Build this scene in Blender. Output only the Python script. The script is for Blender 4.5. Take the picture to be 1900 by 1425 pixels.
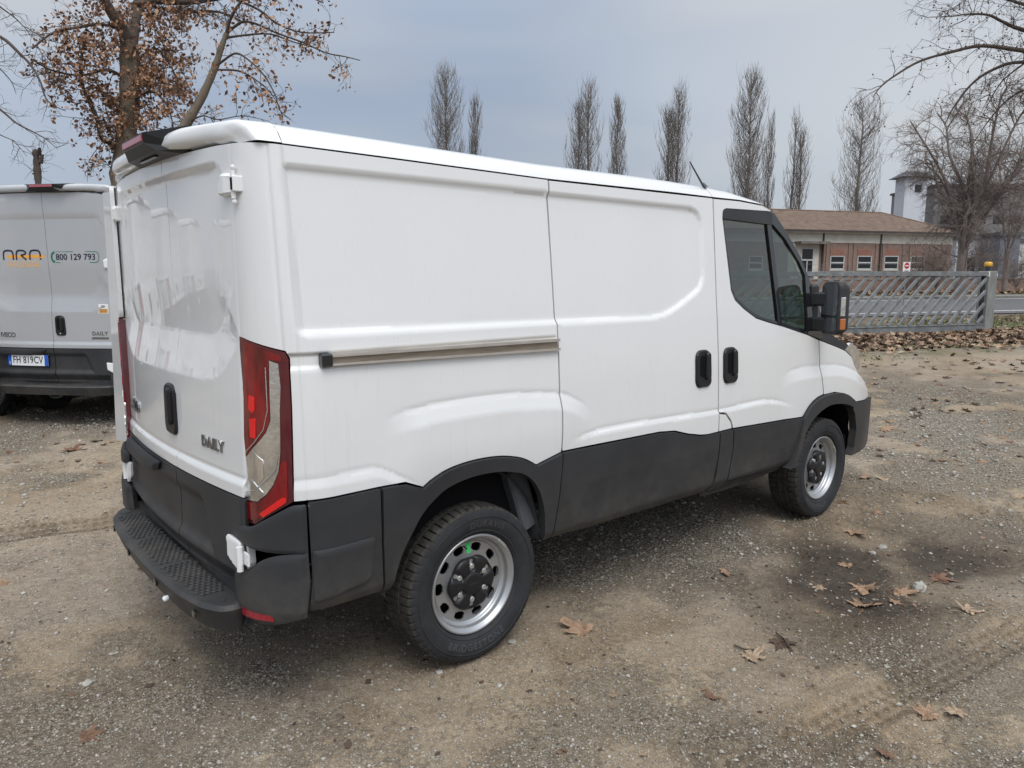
import bpy, math, random
import numpy as np
from mathutils import Vector, Matrix
from mathutils.geometry import delaunay_2d_cdt
for _o in list(bpy.data.objects): bpy.data.objects.remove(_o)
scene = bpy.context.scene
COL = scene.collection
R = math.radians
rng = np.random.default_rng(11)
random.seed(5)

# ------------------------------------------------------------------ camera
CAM = np.array([-1.83548, -3.37611, 1.66039])
YAW, PITCH, ROLL, FPX = 0.86783, -0.145123, -0.001526, 1373.0
_f = np.array([math.cos(YAW)*math.cos(PITCH), math.sin(YAW)*math.cos(PITCH), math.sin(PITCH)])
_r = np.array([math.sin(YAW), -math.cos(YAW), 0.0]); _u = np.cross(_r, _f)
_r, _u = math.cos(ROLL)*_r + math.sin(ROLL)*_u, math.cos(ROLL)*_u - math.sin(ROLL)*_r
cd = bpy.data.cameras.new('camera'); cam = bpy.data.objects.new('camera', cd); COL.objects.link(cam)
cam.matrix_world = Matrix(((_r[0], _u[0], -_f[0], CAM[0]), (_r[1], _u[1], -_f[1], CAM[1]), (_r[2], _u[2], -_f[2], CAM[2]), (0, 0, 0, 1)))
cd.sensor_fit = 'HORIZONTAL'; cd.sensor_width = 36.0; cd.lens = 36.0*FPX/1900.0
cd.clip_start = 0.05; cd.clip_end = 3000
scene.camera = cam
scene.render.resolution_x = 1024; scene.render.resolution_y = 768

def at(px, py, depth):            # a place in the world: photo bearing and distance along the view axis
    d = _f + _r*(px-950)/FPX - _u*(py-712.5)/FPX
    return CAM + d*depth
def ground_at(px, py, z=0.0):
    d = _f + _r*(px-950)/FPX - _u*(py-712.5)/FPX
    return CAM + d*((z-CAM[2])/d[2])
def on_ground(px, depth, z=0.0):   # point of height z under a photo column, at a distance along the view axis
    d0 = _f + _r*(px-950)/FPX
    k = ((z-CAM[2])/depth-d0[2])/_u[2]
    return CAM + (d0+_u*k)*depth

# ------------------------------------------------------------------ sky, sun, exposure
SUN_AZ, SUN_EL = R(-112), R(56)      # bearing the light comes from (world, ccw from +x) and its height
world = bpy.data.worlds.new('World'); scene.world = world; world.use_nodes = True
nt = world.node_tree; nt.nodes.clear()
def N(nt, t, **k):
    n = nt.nodes.new(t)
    for a, b in k.items():
        if a == 'ins':
            for i, v in b.items(): n.inputs[i].default_value = v
        else: setattr(n, a, b)
    return n
L = lambda nt, a, b: nt.links.new(a, b)
def ramp(nt, stops, interp='LINEAR'):
    n = nt.nodes.new('ShaderNodeValToRGB'); n.color_ramp.interpolation = interp
    el = n.color_ramp.elements
    while len(el) < len(stops): el.new(0.5)
    for e, (p, c) in zip(el, stops):
        e.position = p; e.color = (c[0], c[1], c[2], 1) if len(c) == 3 else c
    return n
def mixc(nt, fac, a, b, mode='MIX'):
    n = nt.nodes.new('ShaderNodeMix'); n.data_type = 'RGBA'; n.blend_type = mode
    for s, v in ((0, fac), (6, a), (7, b)):
        if hasattr(v, 'links'): nt.links.new(v, n.inputs[s])
        else: n.inputs[s].default_value = v if s == 0 else ((*v, 1) if len(v) == 3 else v)
    return n.outputs[2]
def mth(nt, op, a, b=None, c=None, clamp=False):
    n = nt.nodes.new('ShaderNodeMath'); n.operation = op; n.use_clamp = clamp
    for i, v in enumerate((a, b, c)):
        if v is None: continue
        if hasattr(v, 'links'): nt.links.new(v, n.inputs[i])
        else: n.inputs[i].default_value = v
    return n.outputs[0]
tc = N(nt, 'ShaderNodeTexCoord')
sky = N(nt, 'ShaderNodeTexSky', sky_type='NISHITA', sun_disc=False, sun_elevation=SUN_EL, sun_rotation=R(90)-SUN_AZ, air_density=1.2, dust_density=2.5)
sep = N(nt, 'ShaderNodeSeparateXYZ'); L(nt, tc.outputs['Generated'], sep.inputs[0])
# clouds are layers: stretch the direction so bands lie flat near the horizon
mp = N(nt, 'ShaderNodeMapping', ins={1: (3.1, 1.7, 0.4), 3: (1.0, 1.0, 3.0)}); L(nt, tc.outputs['Generated'], mp.inputs[0])
n1 = N(nt, 'ShaderNodeTexNoise', ins={'Scale': 1.15, 'Detail': 3.0, 'Roughness': 0.42, 'Distortion': 0.2}); L(nt, mp.outputs[0], n1.inputs[0])
mp2 = N(nt, 'ShaderNodeMapping', ins={1: (0.3, 5.0, 1.1), 3: (1.0, 1.0, 6.0)}); L(nt, tc.outputs['Generated'], mp2.inputs[0])
n2 = N(nt, 'ShaderNodeTexNoise', ins={'Scale': 1.5, 'Detail': 2.5, 'Roughness': 0.45}); L(nt, mp2.outputs[0], n2.inputs[0])
blue = ramp(nt, [(0.36, (3.1, 3.75, 4.85)), (0.50, (3.95, 4.6, 5.7)), (0.66, (5.1, 5.55, 6.25))]); L(nt, n1.outputs[0], blue.inputs[0])
warm = ramp(nt, [(0.52, (0, 0, 0)), (0.72, (0.6, 0.6, 0.6))]); L(nt, n2.outputs[0], warm.inputs[0])
cl = mixc(nt, warm.outputs[0], blue.outputs[0], (5.9, 5.75, 5.6))
# the veil is brighter overhead and towards the hidden sun
el = ramp(nt, [(0.0, (0.98, 0.96, 0.93)), (0.10, (0.97, 0.97, 0.97)), (0.35, (1.05, 1.05, 1.05)), (0.6, (1.9, 1.82, 1.69)), (1.0, (2.35, 2.24, 2.06))]); L(nt, sep.outputs[2], el.inputs[0])
cl = mixc(nt, 1.0, cl, el.outputs[0], 'MULTIPLY')
sd = (math.cos(SUN_EL)*math.cos(SUN_AZ), math.cos(SUN_EL)*math.sin(SUN_AZ), math.sin(SUN_EL))
dt = N(nt, 'ShaderNodeVectorMath', operation='DOT_PRODUCT', ins={1: sd}); L(nt, tc.outputs['Generated'], dt.inputs[0])
d2 = N(nt, 'ShaderNodeVectorMath', operation='DOT_PRODUCT', ins={1: (.94, .02, .34)}); L(nt, tc.outputs['Generated'], d2.inputs[0])
thin = ramp(nt, [(.62, (0, 0, 0)), (1.0, (.62, .62, .62))], 'EASE'); L(nt, d2.outputs['Value'], thin.inputs[0])
cl = mixc(nt, thin.outputs[0], cl, (6.6, 6.65, 6.6))          # thinner cloud towards the right of view
d3 = N(nt, 'ShaderNodeVectorMath', operation='DOT_PRODUCT', ins={1: (.455, .880, .135)}); L(nt, tc.outputs['Generated'], d3.inputs[0])
bank = ramp(nt, [(.90, (1, 1, 1)), (.995, (.91, .92, .935))], 'EASE'); L(nt, d3.outputs['Value'], bank.inputs[0]); cl = mixc(nt, 1.0, cl, bank.outputs[0], 'MULTIPLY')     # heavier bank low in the north-west
gl = ramp(nt, [(0.0, (1, 1, 1)), (0.55, (1.06, 1.05, 1.03)), (1.0, (2.1, 2.05, 1.95))]); L(nt, dt.outputs['Value'], gl.inputs[0])
cl = mixc(nt, 1.0, cl, gl.outputs[0], 'MULTIPLY')
skyc = mixc(nt, 0.88, sky.outputs[0], cl)
bg = N(nt, 'ShaderNodeBackground', ins={'Strength': 0.10}); L(nt, skyc, bg.inputs[0])
wo = N(nt, 'ShaderNodeOutputWorld'); L(nt, bg.outputs[0], wo.inputs[0])
sun_d = bpy.data.lights.new('sun', 'SUN'); sun_d.energy = 1.2; sun_d.angle = R(26); sun_d.color = (1.0, 0.97, 0.92)
sun = bpy.data.objects.new('sun', sun_d); COL.objects.link(sun)
sun.rotation_euler = Vector((-sd[0], -sd[1], -sd[2])).to_track_quat('-Z', 'Y').to_euler()
vs = scene.view_settings
vs.view_transform = 'Standard'; vs.look = 'None'; vs.exposure = 0.16; vs.gamma = 1.0; vs.use_curve_mapping = False
scene.render.engine = 'CYCLES'
scene.cycles.use_denoising = True
scene.cycles.max_bounces = 8; scene.cycles.transparent_max_bounces = 8

# ------------------------------------------------------------------ helpers
def tag(o, label=None, cat=None, group=None, kind=None):
    if label: o['label'] = label
    if cat: o['category'] = cat
    if group: o['group'] = group
    if kind: o['kind'] = kind
    return o
def empty(name, loc=(0, 0, 0), rz=0.0, parent=None):
    o = bpy.data.objects.new(name, None); COL.objects.link(o)
    o.location = loc; o.rotation_euler = (0, 0, rz); o.empty_display_size = 0.2
    if parent: o.parent = parent
    return o
def link(name, me, mat=None, parent=None):
    o = bpy.data.objects.new(name, me); COL.objects.link(o)
    if mat is not None:
        for m in (mat if isinstance(mat, (list, tuple)) else [mat]): me.materials.append(m)
    if parent: o.parent = parent
    return o
def mesh(name, v, f, mat=None, parent=None, smooth=False, midx=None):
    me = bpy.data.meshes.new(name)
    v = np.asarray(v, dtype=np.float32).reshape(-1, 3)
    if isinstance(f, np.ndarray):
        nf, k = f.shape
        me.vertices.add(len(v)); me.vertices.foreach_set('co', v.ravel())
        me.loops.add(nf*k); me.loops.foreach_set('vertex_index', f.astype(np.int32).ravel())
        me.polygons.add(nf); me.polygons.foreach_set('loop_start', np.arange(0, nf*k, k, dtype=np.int32))
        me.update(calc_edges=True)
    else:
        me.from_pydata(v.tolist(), [], f)
    if smooth: me.polygons.foreach_set('use_smooth', np.ones(len(me.polygons), dtype=bool))
    if midx is not None: me.polygons.foreach_set('material_index', np.asarray(midx, dtype=np.int32))
    me.update()
    return link(name, me, mat, parent)
class MB:                         # collects simple solids into ONE mesh
    def __init__(s): s.v = []; s.f = []; s.sm = []
    def add(s, v, f, smooth=False):
        b = len(s.v); s.v += [tuple(map(float, q)) for q in v]; s.f += [tuple(b+i for i in q) for q in f]; s.sm += [smooth]*len(f)
    def box(s, lo, hi, bev=0.0, M=None):
        lo, hi = np.minimum(lo, hi), np.maximum(lo, hi)
        if bev <= 0:
            v = [(x, y, z) for x in (lo[0], hi[0]) for y in (lo[1], hi[1]) for z in (lo[2], hi[2])]
            f = [(0, 1, 3, 2), (4, 6, 7, 5), (0, 4, 5, 1), (2, 3, 7, 6), (0, 2, 6, 4), (1, 5, 7, 3)]
        else:
            b = bev; v = []; f = []
            idx = {}
            for ix in (0, 1):
                for iy in (0, 1):
                    for iz in (0, 1):
                        c = [(lo, hi)[i][k] for k, i in enumerate((ix, iy, iz))]
                        sg = [1 if i == 0 else -1 for i in (ix, iy, iz)]
                        for ax in range(3):
                            q = [c[k] + (0 if k == ax else sg[k]*b) for k in range(3)]
                            idx[(ix, iy, iz, ax)] = len(v); v.append(q)
            for ax in range(3):
                o = [k for k in range(3) if k != ax]
                for sd_ in (0, 1):
                    q = []
                    for a, c in ((0, 0), (1, 0), (1, 1), (0, 1)):
                        key = [0, 0, 0]; key[ax] = sd_; key[o[0]] = a; key[o[1]] = c
                        q.append(idx[(*key, ax)])
                    f.append(tuple(q))
            for ax in range(3):       # edges along ax
                o = [k for k in range(3) if k != ax]
                for a in (0, 1):
                    for c in (0, 1):
                        k0 = [0, 0, 0]; k1 = [0, 0, 0]; k0[ax] = 0; k1[ax] = 1
                        for k in (k0, k1): k[o[0]] = a; k[o[1]] = c
                        f.append((idx[(*k0, o[0])], idx[(*k1, o[0])], idx[(*k1, o[1])], idx[(*k0, o[1])]))
            for ix in (0, 1):
                for iy in (0, 1):
                    for iz in (0, 1): f.append(tuple(idx[(ix, iy, iz, a)] for a in range(3)))
        if M is not None: v = [tuple(M @ Vector(q)) for q in v]
        s.add(v, f)
    def obox(s, c, ax, ay, az, bev=0.0):  # oriented box: centre and three half-axis vectors
        ax, ay, az = [np.asarray(q, float) for q in (ax, ay, az)]
        la, lb, lc = [np.linalg.norm(q) for q in (ax, ay, az)]
        M = Matrix(((ax[0]/la, ay[0]/lb, az[0]/lc, c[0]), (ax[1]/la, ay[1]/lb, az[1]/lc, c[1]), (ax[2]/la, ay[2]/lb, az[2]/lc, c[2]), (0, 0, 0, 1)))
        s.box((-la, -lb, -lc), (la, lb, lc), bev, M)
    def tube(s, pts, rad, n=8, caps=True, smooth=True):
        pts = [np.asarray(q, float) for q in pts]
        if not hasattr(rad, '__len__'): rad = [rad]*len(pts)
        v = []; prev = None
        for i, q in enumerate(pts):
            t = pts[min(i+1, len(pts)-1)] - pts[max(i-1, 0)]; t = t/(np.linalg.norm(t)+1e-9)
            if prev is None:
                a = np.array([0, 0, 1.0]) if abs(t[2]) < .9 else np.array([1.0, 0, 0])
                e = np.cross(t, a)
            else: e = prev - t*np.dot(prev, t)
            e = e/(np.linalg.norm(e)+1e-9); prev = e; g = np.cross(t, e)
            for k in range(n):
                w = 2*math.pi*k/n; v.append(q + rad[i]*(math.cos(w)*e + math.sin(w)*g))
        f = [(i*n+k, i*n+(k+1) % n, (i+1)*n+(k+1) % n, (i+1)*n+k) for i in range(len(pts)-1) for k in range(n)]
        s.add(v, f, smooth)
        if caps:
            s.add(v[:n], [tuple(range(n-1, -1, -1))]); s.add(v[-n:], [tuple(range(n))])
    def lathe(s, prof, c=(0, 0, 0), axis='y', n=32, smooth=True, sgn=1):
        v = []
        for a, r in prof:          # a along the axis, r radius
            for k in range(n):
                w = 2*math.pi*k/n
                q = (r*math.cos(w), a, r*math.sin(w)) if axis == 'y' else ((r*math.cos(w), r*math.sin(w), a) if axis == 'z' else (a, r*math.cos(w), r*math.sin(w)))
                v.append(np.add(q, c))
        f = [(i*n+k, i*n+(k+1) % n, (i+1)*n+(k+1) % n, (i+1)*n+k) for i in range(len(prof)-1) for k in range(n)]
        s.add(v, f, smooth)
    def prism(s, poly, z0, z1, M=None):
        n = len(poly); v = [(x, y, z0) for x, y in poly] + [(x, y, z1) for x, y in poly]
        f = [tuple(range(n-1, -1, -1)), tuple(range(n, 2*n))] + [(k, (k+1) % n, n+(k+1) % n, n+k) for k in range(n)]
        if M is not None: v = [tuple(M @ Vector(q)) for q in v]
        s.add(v, f)
    def build(s, name, mat, parent=None, kind=None):
        o = mesh(name, np.array(s.v), s.f, mat, parent)
        o.data.polygons.foreach_set('use_smooth', np.array(s.sm, dtype=bool)); o.data.update()
        if kind: o['kind'] = kind
        return o

def ss(x, a=0.0, b=1.0):
    t = np.clip((np.asarray(x, float)-a)/(b-a), 0, 1); return t*t*(3-2*t)
def inside(P, poly):
    x, y = P[:, 0], P[:, 1]; r = np.zeros(len(P), bool); n = len(poly)
    for i in range(n):
        (x0, y0), (x1, y1) = poly[i], poly[(i+1) % n]
        if y0 == y1: continue
        c = ((y0 > y) != (y1 > y)) & (x < (x1-x0)*(y-y0)/(y1-y0)+x0); r ^= c
    return r
def dist_poly(P, pts, closed=True):
    d = np.full(len(P), 1e9); n = len(pts)
    for i in range(n if closed else n-1):
        a = np.array(pts[i], float); b = np.array(pts[(i+1) % n], float); ab = b-a
        t = np.clip(((P-a)@ab)/max(ab@ab, 1e-12), 0, 1)
        d = np.minimum(d, np.hypot(*(P-a-t[:, None]*ab).T))
    return d
def sdf(P, poly): return np.where(inside(P, poly), -1, 1)*dist_poly(P, poly)
def densify(poly, step, closed=True):
    out = []; n = len(poly)
    for i in range(n if closed else n-1):
        a = np.array(poly[i], float); b = np.array(poly[(i+1) % n], float)
        k = max(1, int(math.ceil(np.linalg.norm(b-a)/step)))
        out += [a+(b-a)*j/k for j in range(k)]
    if not closed: out.append(np.array(poly[-1], float))
    return out
def roundpoly(poly, r, n=5):      # round every corner (r may be a list)
    out = []; m = len(poly)
    for i in range(m):
        p = np.array(poly[i], float); a = np.array(poly[i-1], float)-p; b = np.array(poly[(i+1) % m], float)-p
        ri = r[i] if hasattr(r, '__len__') else r
        la, lb = np.linalg.norm(a), np.linalg.norm(b); k = min(ri, la*.49, lb*.49)
        if k < 1e-5: out.append(tuple(p)); continue
        p0, p1 = p+a/la*k, p+b/lb*k
        for t in np.linspace(0, 1, n): out.append(tuple((1-t)**2*p0+2*t*(1-t)*p+t*t*p1))
    return out
def shrink(poly, d):              # inset a polygon by d
    P = [np.array(q, float) for q in poly]; n = len(P)
    area = sum(P[i][0]*P[(i+1) % n][1]-P[(i+1) % n][0]*P[i][1] for i in range(n)); s = 1 if area > 0 else -1
    out = []
    for i in range(n):
        a, b, c = P[i-1], P[i], P[(i+1) % n]
        e0 = (b-a)/(np.linalg.norm(b-a)+1e-12); e1 = (c-b)/(np.linalg.norm(c-b)+1e-12)
        n0 = s*np.array([-e0[1], e0[0]]); n1 = s*np.array([-e1[1], e1[0]])
        m = n0+n1; m = m/max(m@m, .3)*2
        out.append(tuple(b+m*d))
    return out
def panel(name, outline, F, mat, parent, res=.03, gap=.0, rim=.02, holes=(), kind=None, flip=False, creases=()):
    """A shell panel: outline in surface coordinates (u,v), F maps (n,2)->points, its edges turned inwards by rim."""
    if gap: outline = shrink(outline, gap)
    loops = [densify(outline, res*.8)]+[densify(h, res*.8) for h in holes]
    pts = []; edges = []
    for lp in loops:
        b = len(pts); pts += lp; edges += [(b+i, b+(i+1) % len(lp)) for i in range(len(lp))]
    O = np.array(outline); lo, hi = O.min(0), O.max(0)
    gx, gy = np.meshgrid(np.arange(lo[0]+res*.5, hi[0], res), np.arange(lo[1]+res*.5, hi[1], res))
    G = np.stack([gx.ravel(), gy.ravel()], 1)
    if len(G):
        k = inside(G, outline) & (dist_poly(G, outline) > res*.45)
        for h in holes: k &= ~inside(G, h) & (dist_poly(G, h) > res*.45)
        G = G[k]
    for c in creases:                 # points along the pressing lines keep the folds sharp
        c = np.array(densify(c, res*.8, False)); c = c[inside(c, outline)]
        if len(c): c = c[dist_poly(c, outline) > res*.4]
        for h in holes: c = c[~inside(c, h)] if len(c) else c
        if len(c):
            bx = (G[:, 0] > c[:, 0].min()-res) & (G[:, 0] < c[:, 0].max()+res) & (G[:, 1] > c[:, 1].min()-res) & (G[:, 1] < c[:, 1].max()+res); keep_ = np.ones(len(G), bool); ib = np.where(bx)[0]
            keep_[ib] = dist_poly(G[ib], [tuple(q) for q in c], False) > res*.55; G = np.concatenate([G[keep_], c])
    allp = [Vector(q) for q in pts]+[Vector(q) for q in G]
    V, E, Fc, ov, oe, of = delaunay_2d_cdt(allp, edges, [], 1, 1e-7)
    V = np.array([tuple(q) for q in V]); T = np.array([f for f in Fc if len(f) == 3])
    C = V[T].mean(1); k = inside(C, outline)
    for h in holes: k &= ~inside(C, h)
    T = T[k]
    a = V[T]; ar = (a[:, 1, 0]-a[:, 0, 0])*(a[:, 2, 1]-a[:, 0, 1])-(a[:, 2, 0]-a[:, 0, 0])*(a[:, 1, 1]-a[:, 0, 1])
    T[ar < 0] = T[ar < 0][:, ::-1]
    P, Nn = F(V)
    if flip: T = T[:, ::-1]
    faces = T; verts = P
    if rim > 0:
        # boundary edges
        ed = np.concatenate([T[:, [0, 1]], T[:, [1, 2]], T[:, [2, 0]]]); key = {}
        for i, j in ed: key[(i, j)] = 1
        bd = [(i, j) for i, j in key if (j, i) not in key]
        ids = sorted({i for e in bd for i in e}); m = {i: n for n, i in enumerate(ids)}
        n0 = len(P); nb = len(ids)
        top = P[ids]; bot = P[ids]-Nn[ids]*rim
        verts = np.concatenate([P, top, bot])
        q = []
        for i, j in bd:
            a, b = n0+m[i], n0+m[j]; q += [(b, a, a+nb), (b, a+nb, b+nb)]
        faces = np.concatenate([T, np.array(q)])
    o = mesh(name, verts, np.asarray(faces), mat, parent, smooth=True)
    nv = np.zeros((len(verts), 3), np.float32); nv[:len(P)] = Nn
    if rim > 0: nv[len(P):] = np.concatenate([Nn[ids], Nn[ids]])*.75
    if len(V) < 60000:
        ln = nv[np.asarray(faces).ravel()]
        if rim > 0: ln[len(T)*3:] = 0
        o.data.normals_split_custom_set(ln.tolist())
    if kind: o['kind'] = kind
    return o

def curve(pts, n=5):               # smooth open curve through points
    P = [np.array(q, float) for q in pts]; out = []
    for i in range(len(P)-1):
        p0, p1, p2, p3 = P[max(i-1, 0)], P[i], P[i+1], P[min(i+2, len(P)-1)]
        for t in np.linspace(0, 1, n, endpoint=False):
            out.append(tuple(.5*((2*p1)+(p2-p0)*t+(2*p0-5*p1+4*p2-p3)*t*t+(3*p1-p0-3*p2+p3)*t**3)))
    out.append(tuple(P[-1])); return out
def moulding(name, F, poly, h1, r, mat, parent, res=.015, rim=.04, flip=False, shape=None):
    """A padded moulding standing h1 proud of surface F, its edge rolled over with radius r."""
    def B(V):
        P, Nn = F(V); d = np.minimum(dist_poly(V, poly), r)*inside(V, poly); k = (r-d)/r
        h = h1-r*.8*(1-np.sqrt(np.maximum(0, 1-k*k)))
        if shape is not None: h = h+shape(V)
        return P+Nn*h[:, None]
    def G(V):
        P = B(V); e = 1.2e-3; du = B(V+[e, 0])-B(V-[e, 0]); dv = B(V+[0, e])-B(V-[0, e]); _, N0 = F(V)
        Nn = np.cross(du, dv); Nn /= np.linalg.norm(Nn, axis=1)[:, None]+1e-12; s = np.sign((Nn*N0).sum(1)); return P, .4*Nn*s[:, None]+.6*N0
    return panel(name, poly, G, mat, parent, res=res, rim=rim, flip=flip)

# ------------------------------------------------------------------ materials
MAT = {}
def pmat(name, col, rough=.5, metal=0., coat=0., spec=.5, var=0., vscale=8., bump=0., bscale=200., trans=0., ior=1.45, alpha=1., emit=None, stretch=(1, 1, 1), var2=None):
    m = bpy.data.materials.new(name); m.use_nodes = True; t = m.node_tree
    b = t.nodes['Principled BSDF']
    b.inputs['Base Color'].default_value = (*col, 1); b.inputs['Roughness'].default_value = rough
    b.inputs['Metallic'].default_value = metal; b.inputs['Coat Weight'].default_value = coat; b.inputs['Coat Roughness'].default_value = .03
    b.inputs['Specular IOR Level'].default_value = spec; b.inputs['Transmission Weight'].default_value = trans; b.inputs['IOR'].default_value = ior
    b.inputs['Alpha'].default_value = alpha
    co = N(t, 'ShaderNodeTexCoord')
    if var or bump:
        mpn = N(t, 'ShaderNodeMapping', ins={3: stretch}); L(t, co.outputs['Object'], mpn.inputs[0])
    if var:
        nz = N(t, 'ShaderNodeTexNoise', ins={'Scale': vscale, 'Detail': 6., 'Roughness': .6}); L(t, mpn.outputs[0], nz.inputs[0])
        d = var2 if var2 else tuple(max(0, c*(1-var)) for c in col)
        hi = col if var2 else tuple(c*(1+var*.6) for c in col)
        rp = ramp(t, [(.32, d), (.68, hi)]); L(t, nz.outputs[0], rp.inputs[0]); L(t, rp.outputs[0], b.inputs['Base Color'])
    if bump:
        nb = N(t, 'ShaderNodeTexNoise', ins={'Scale': bscale, 'Detail': 4., 'Roughness': .6}); L(t, mpn.outputs[0], nb.inputs[0])
        bp = N(t, 'ShaderNodeBump', ins={'Strength': bump, 'Distance': .01}); L(t, nb.outputs[0], bp.inputs['Height']); L(t, bp.outputs[0], b.inputs['Normal'])
    MAT[name] = m
    return m
def paint(name, col, rough, coat, metal=0.):
    """Vehicle paint: clear coat, faint rain streaks and road film low down."""
    m = pmat(name, col, rough, metal, coat); t = m.node_tree; b = t.nodes['Principled BSDF']
    co = N(t, 'ShaderNodeTexCoord')
    mp_ = N(t, 'ShaderNodeMapping', ins={3: (34, 34, .16)}); L(t, co.outputs['Object'], mp_.inputs[0])
    nz = N(t, 'ShaderNodeTexNoise', ins={'Scale': 3.2, 'Detail': 5., 'Roughness': .65}); L(t, mp_.outputs[0], nz.inputs[0])
    st = ramp(t, [(.56, (1, 1, 1)), (.63, (.985, .982, .975)), (.665, (.90, .89, .87)), (.69, (.985, .98, .97))]); L(t, nz.outputs[0], st.inputs[0])
    n2_ = N(t, 'ShaderNodeTexNoise', ins={'Scale': 2.4, 'Detail': 5., 'Roughness': .6}); L(t, co.outputs['Object'], n2_.inputs[0])
    fl = ramp(t, [(.35, (.955, .95, .935)), (.65, (1, 1, 1))]); L(t, n2_.outputs[0], fl.inputs[0])
    c = mixc(t, .7, (*col, 1), st.outputs[0], 'MULTIPLY'); c = mixc(t, .5, c, fl.outputs[0], 'MULTIPLY')
    L(t, c, b.inputs['Base Color'])
    rr = N(t, 'ShaderNodeMapRange', ins={1: .3, 2: .7, 3: .008, 4: .03}); L(t, n2_.outputs[0], rr.inputs[0]); L(t, rr.outputs[0], b.inputs['Coat Roughness'])
    return m
white_paint = paint('white_paint', (.725, .73, .735), .4, 1.0)
silver_paint = paint('silver_paint', (.46, .47, .49), .36, .8, .30)
black_plastic = pmat('black_plastic', (.033, .034, .037), .52, var=.30, vscale=2.2, bump=.12, bscale=420., spec=.4)
_t = black_plastic.node_tree; _b = _t.nodes['Principled BSDF']; _src = _b.inputs['Base Color'].links[0].from_socket       # road dust low on the mouldings
_co = N(_t, 'ShaderNodeTexCoord'); _sp = N(_t, 'ShaderNodeSeparateXYZ'); L(_t, _co.outputs['Object'], _sp.inputs[0])
_mr = N(_t, 'ShaderNodeMapRange', ins={1: .78, 2: .42, 3: .0, 4: 1.0}); L(_t, _sp.outputs[2], _mr.inputs[0])
_nz = N(_t, 'ShaderNodeTexNoise', ins={'Scale': 5.0, 'Detail': 8., 'Roughness': .72}); L(_t, _co.outputs['Object'], _nz.inputs[0])
_rp = ramp(_t, [(.42, (0, 0, 0)), (.75, (1, 1, 1))]); L(_t, _nz.outputs[0], _rp.inputs[0])
_k = mth(_t, 'MULTIPLY', mth(_t, 'MULTIPLY_ADD', _rp.outputs[0], .40, .05), _mr.outputs[0])
L(_t, mixc(_t, _k, _src, (.17, .15, .125)), _b.inputs['Base Color'])
dusty_plastic = pmat('dusty_plastic', (.05, .05, .05), .7, var=.5, vscale=9., bump=.1, bscale=300., spec=.3)
gloss_black = pmat('gloss_black', (.012, .013, .016), .12, coat=.6)
rubber = pmat('tyre_rubber', (.030, .031, .034), .72, var=.25, vscale=14., spec=.3, bump=.1, bscale=160.)
tread_rubber = pmat('tread_rubber', (.058, .055, .049), .85, var=.45, vscale=30., spec=.2, bump=.3, bscale=160.)
dark_void = pmat('dark_void', (.008, .008, .009), .9, spec=.1)
liner = pmat('arch_liner', (.075, .08, .088), .8, var=.35, vscale=6., bump=.25, bscale=90.)
steel_silver = pmat('wheel_silver', (.45, .46, .475), .38, metal=.75, var=.08, vscale=6.)
bolt_metal = pmat('bolt_metal', (.50, .50, .49), .4, metal=.7)
rail_dark = pmat('rail_web', (.33, .28, .22), .45, metal=.6, var=.3, vscale=6., stretch=(1, 1, 12))
alu = pmat('rail_aluminium', (.60, .55, .49), .36, metal=.75, var=.22, vscale=7., stretch=(1, 1, 12))
chrome = pmat('chrome', (.78, .78, .78), .08, metal=1.0)
badge_chrome = pmat('badge_chrome', (.30, .30, .31), .18, metal=1.0)
red_lens = pmat('red_lens', (.20, .003, .006), .08, coat=1.0, var=.6, vscale=13., stretch=(1, 1, .4))
dark_red = pmat('dark_red_lens', (.085, .006, .012), .07, coat=1.0)
bright_red = pmat('bright_red_lens', (.72, .012, .012), .1, coat=1.0)
dull_red = pmat('reflector_red', (.30, .02, .03), .2, coat=.6, var=.3, vscale=60.)
clear_lens = pmat('clear_lens', (.80, .80, .79), .07, metal=.95, var=.2, vscale=14., bump=.25, bscale=60.)
mirror_glass = pmat('mirror_glass', (.75, .78, .80), .02, metal=1.0)
amber = pmat('amber_lens', (.42, .13, .035), .15, coat=1.0)
seat_cloth = pmat('seat_cloth', (.10, .13, .16), .9, var=.2, vscale=20.)
cab_trim = pmat('cab_trim', (.05, .055, .06), .7)
cab_light = pmat('cab_lining', (.45, .46, .44), .8)
handle_black = pmat('handle_black', (.014, .014, .016), .38, spec=.4)
green_sticker = pmat('green_sticker', (.05, .62, .16), .5, var=.3, vscale=90.)
hinge_white = pmat('hinge_white', (.78, .78, .78), .35, coat=.5)
navy_ink = pmat('navy_ink', (.012, .014, .035), .5)
orange_ink = pmat('orange_ink', (.80, .37, .06), .5)
pale_orange_ink = pmat('pale_orange_ink', (.72, .40, .15), .5)
green_ink = pmat('green_ink', (.015, .16, .075), .5)
white_ink = pmat('white_ink', (.75, .75, .74), .5)
plate_white = pmat('plate_white', (.78, .79, .80), .35)
plate_blue = pmat('plate_blue', (.02, .10, .50), .35)
grey_ink = pmat('grey_ink', (.10, .10, .11), .4)
def glassmat(name, tint):
    m = bpy.data.materials.new(name); m.use_nodes = True; t = m.node_tree; t.nodes.clear()
    tr = N(t, 'ShaderNodeBsdfTransparent', ins={0: (*tint, 1)}); gl_ = N(t, 'ShaderNodeBsdfGlossy', ins={0: (1, 1, 1, 1), 1: .02})
    fr = N(t, 'ShaderNodeFresnel', ins={0: 1.52}); k = mth(t, 'MULTIPLY_ADD', fr.outputs[0], 1.5, .03, clamp=True)
    mx = N(t, 'ShaderNodeMixShader'); L(t, k, mx.inputs[0]); L(t, tr.outputs[0], mx.inputs[1]); L(t, gl_.outputs[0], mx.inputs[2])
    o = N(t, 'ShaderNodeOutputMaterial'); L(t, mx.outputs[0], o.inputs[0]); MAT[name] = m
    return m
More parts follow.
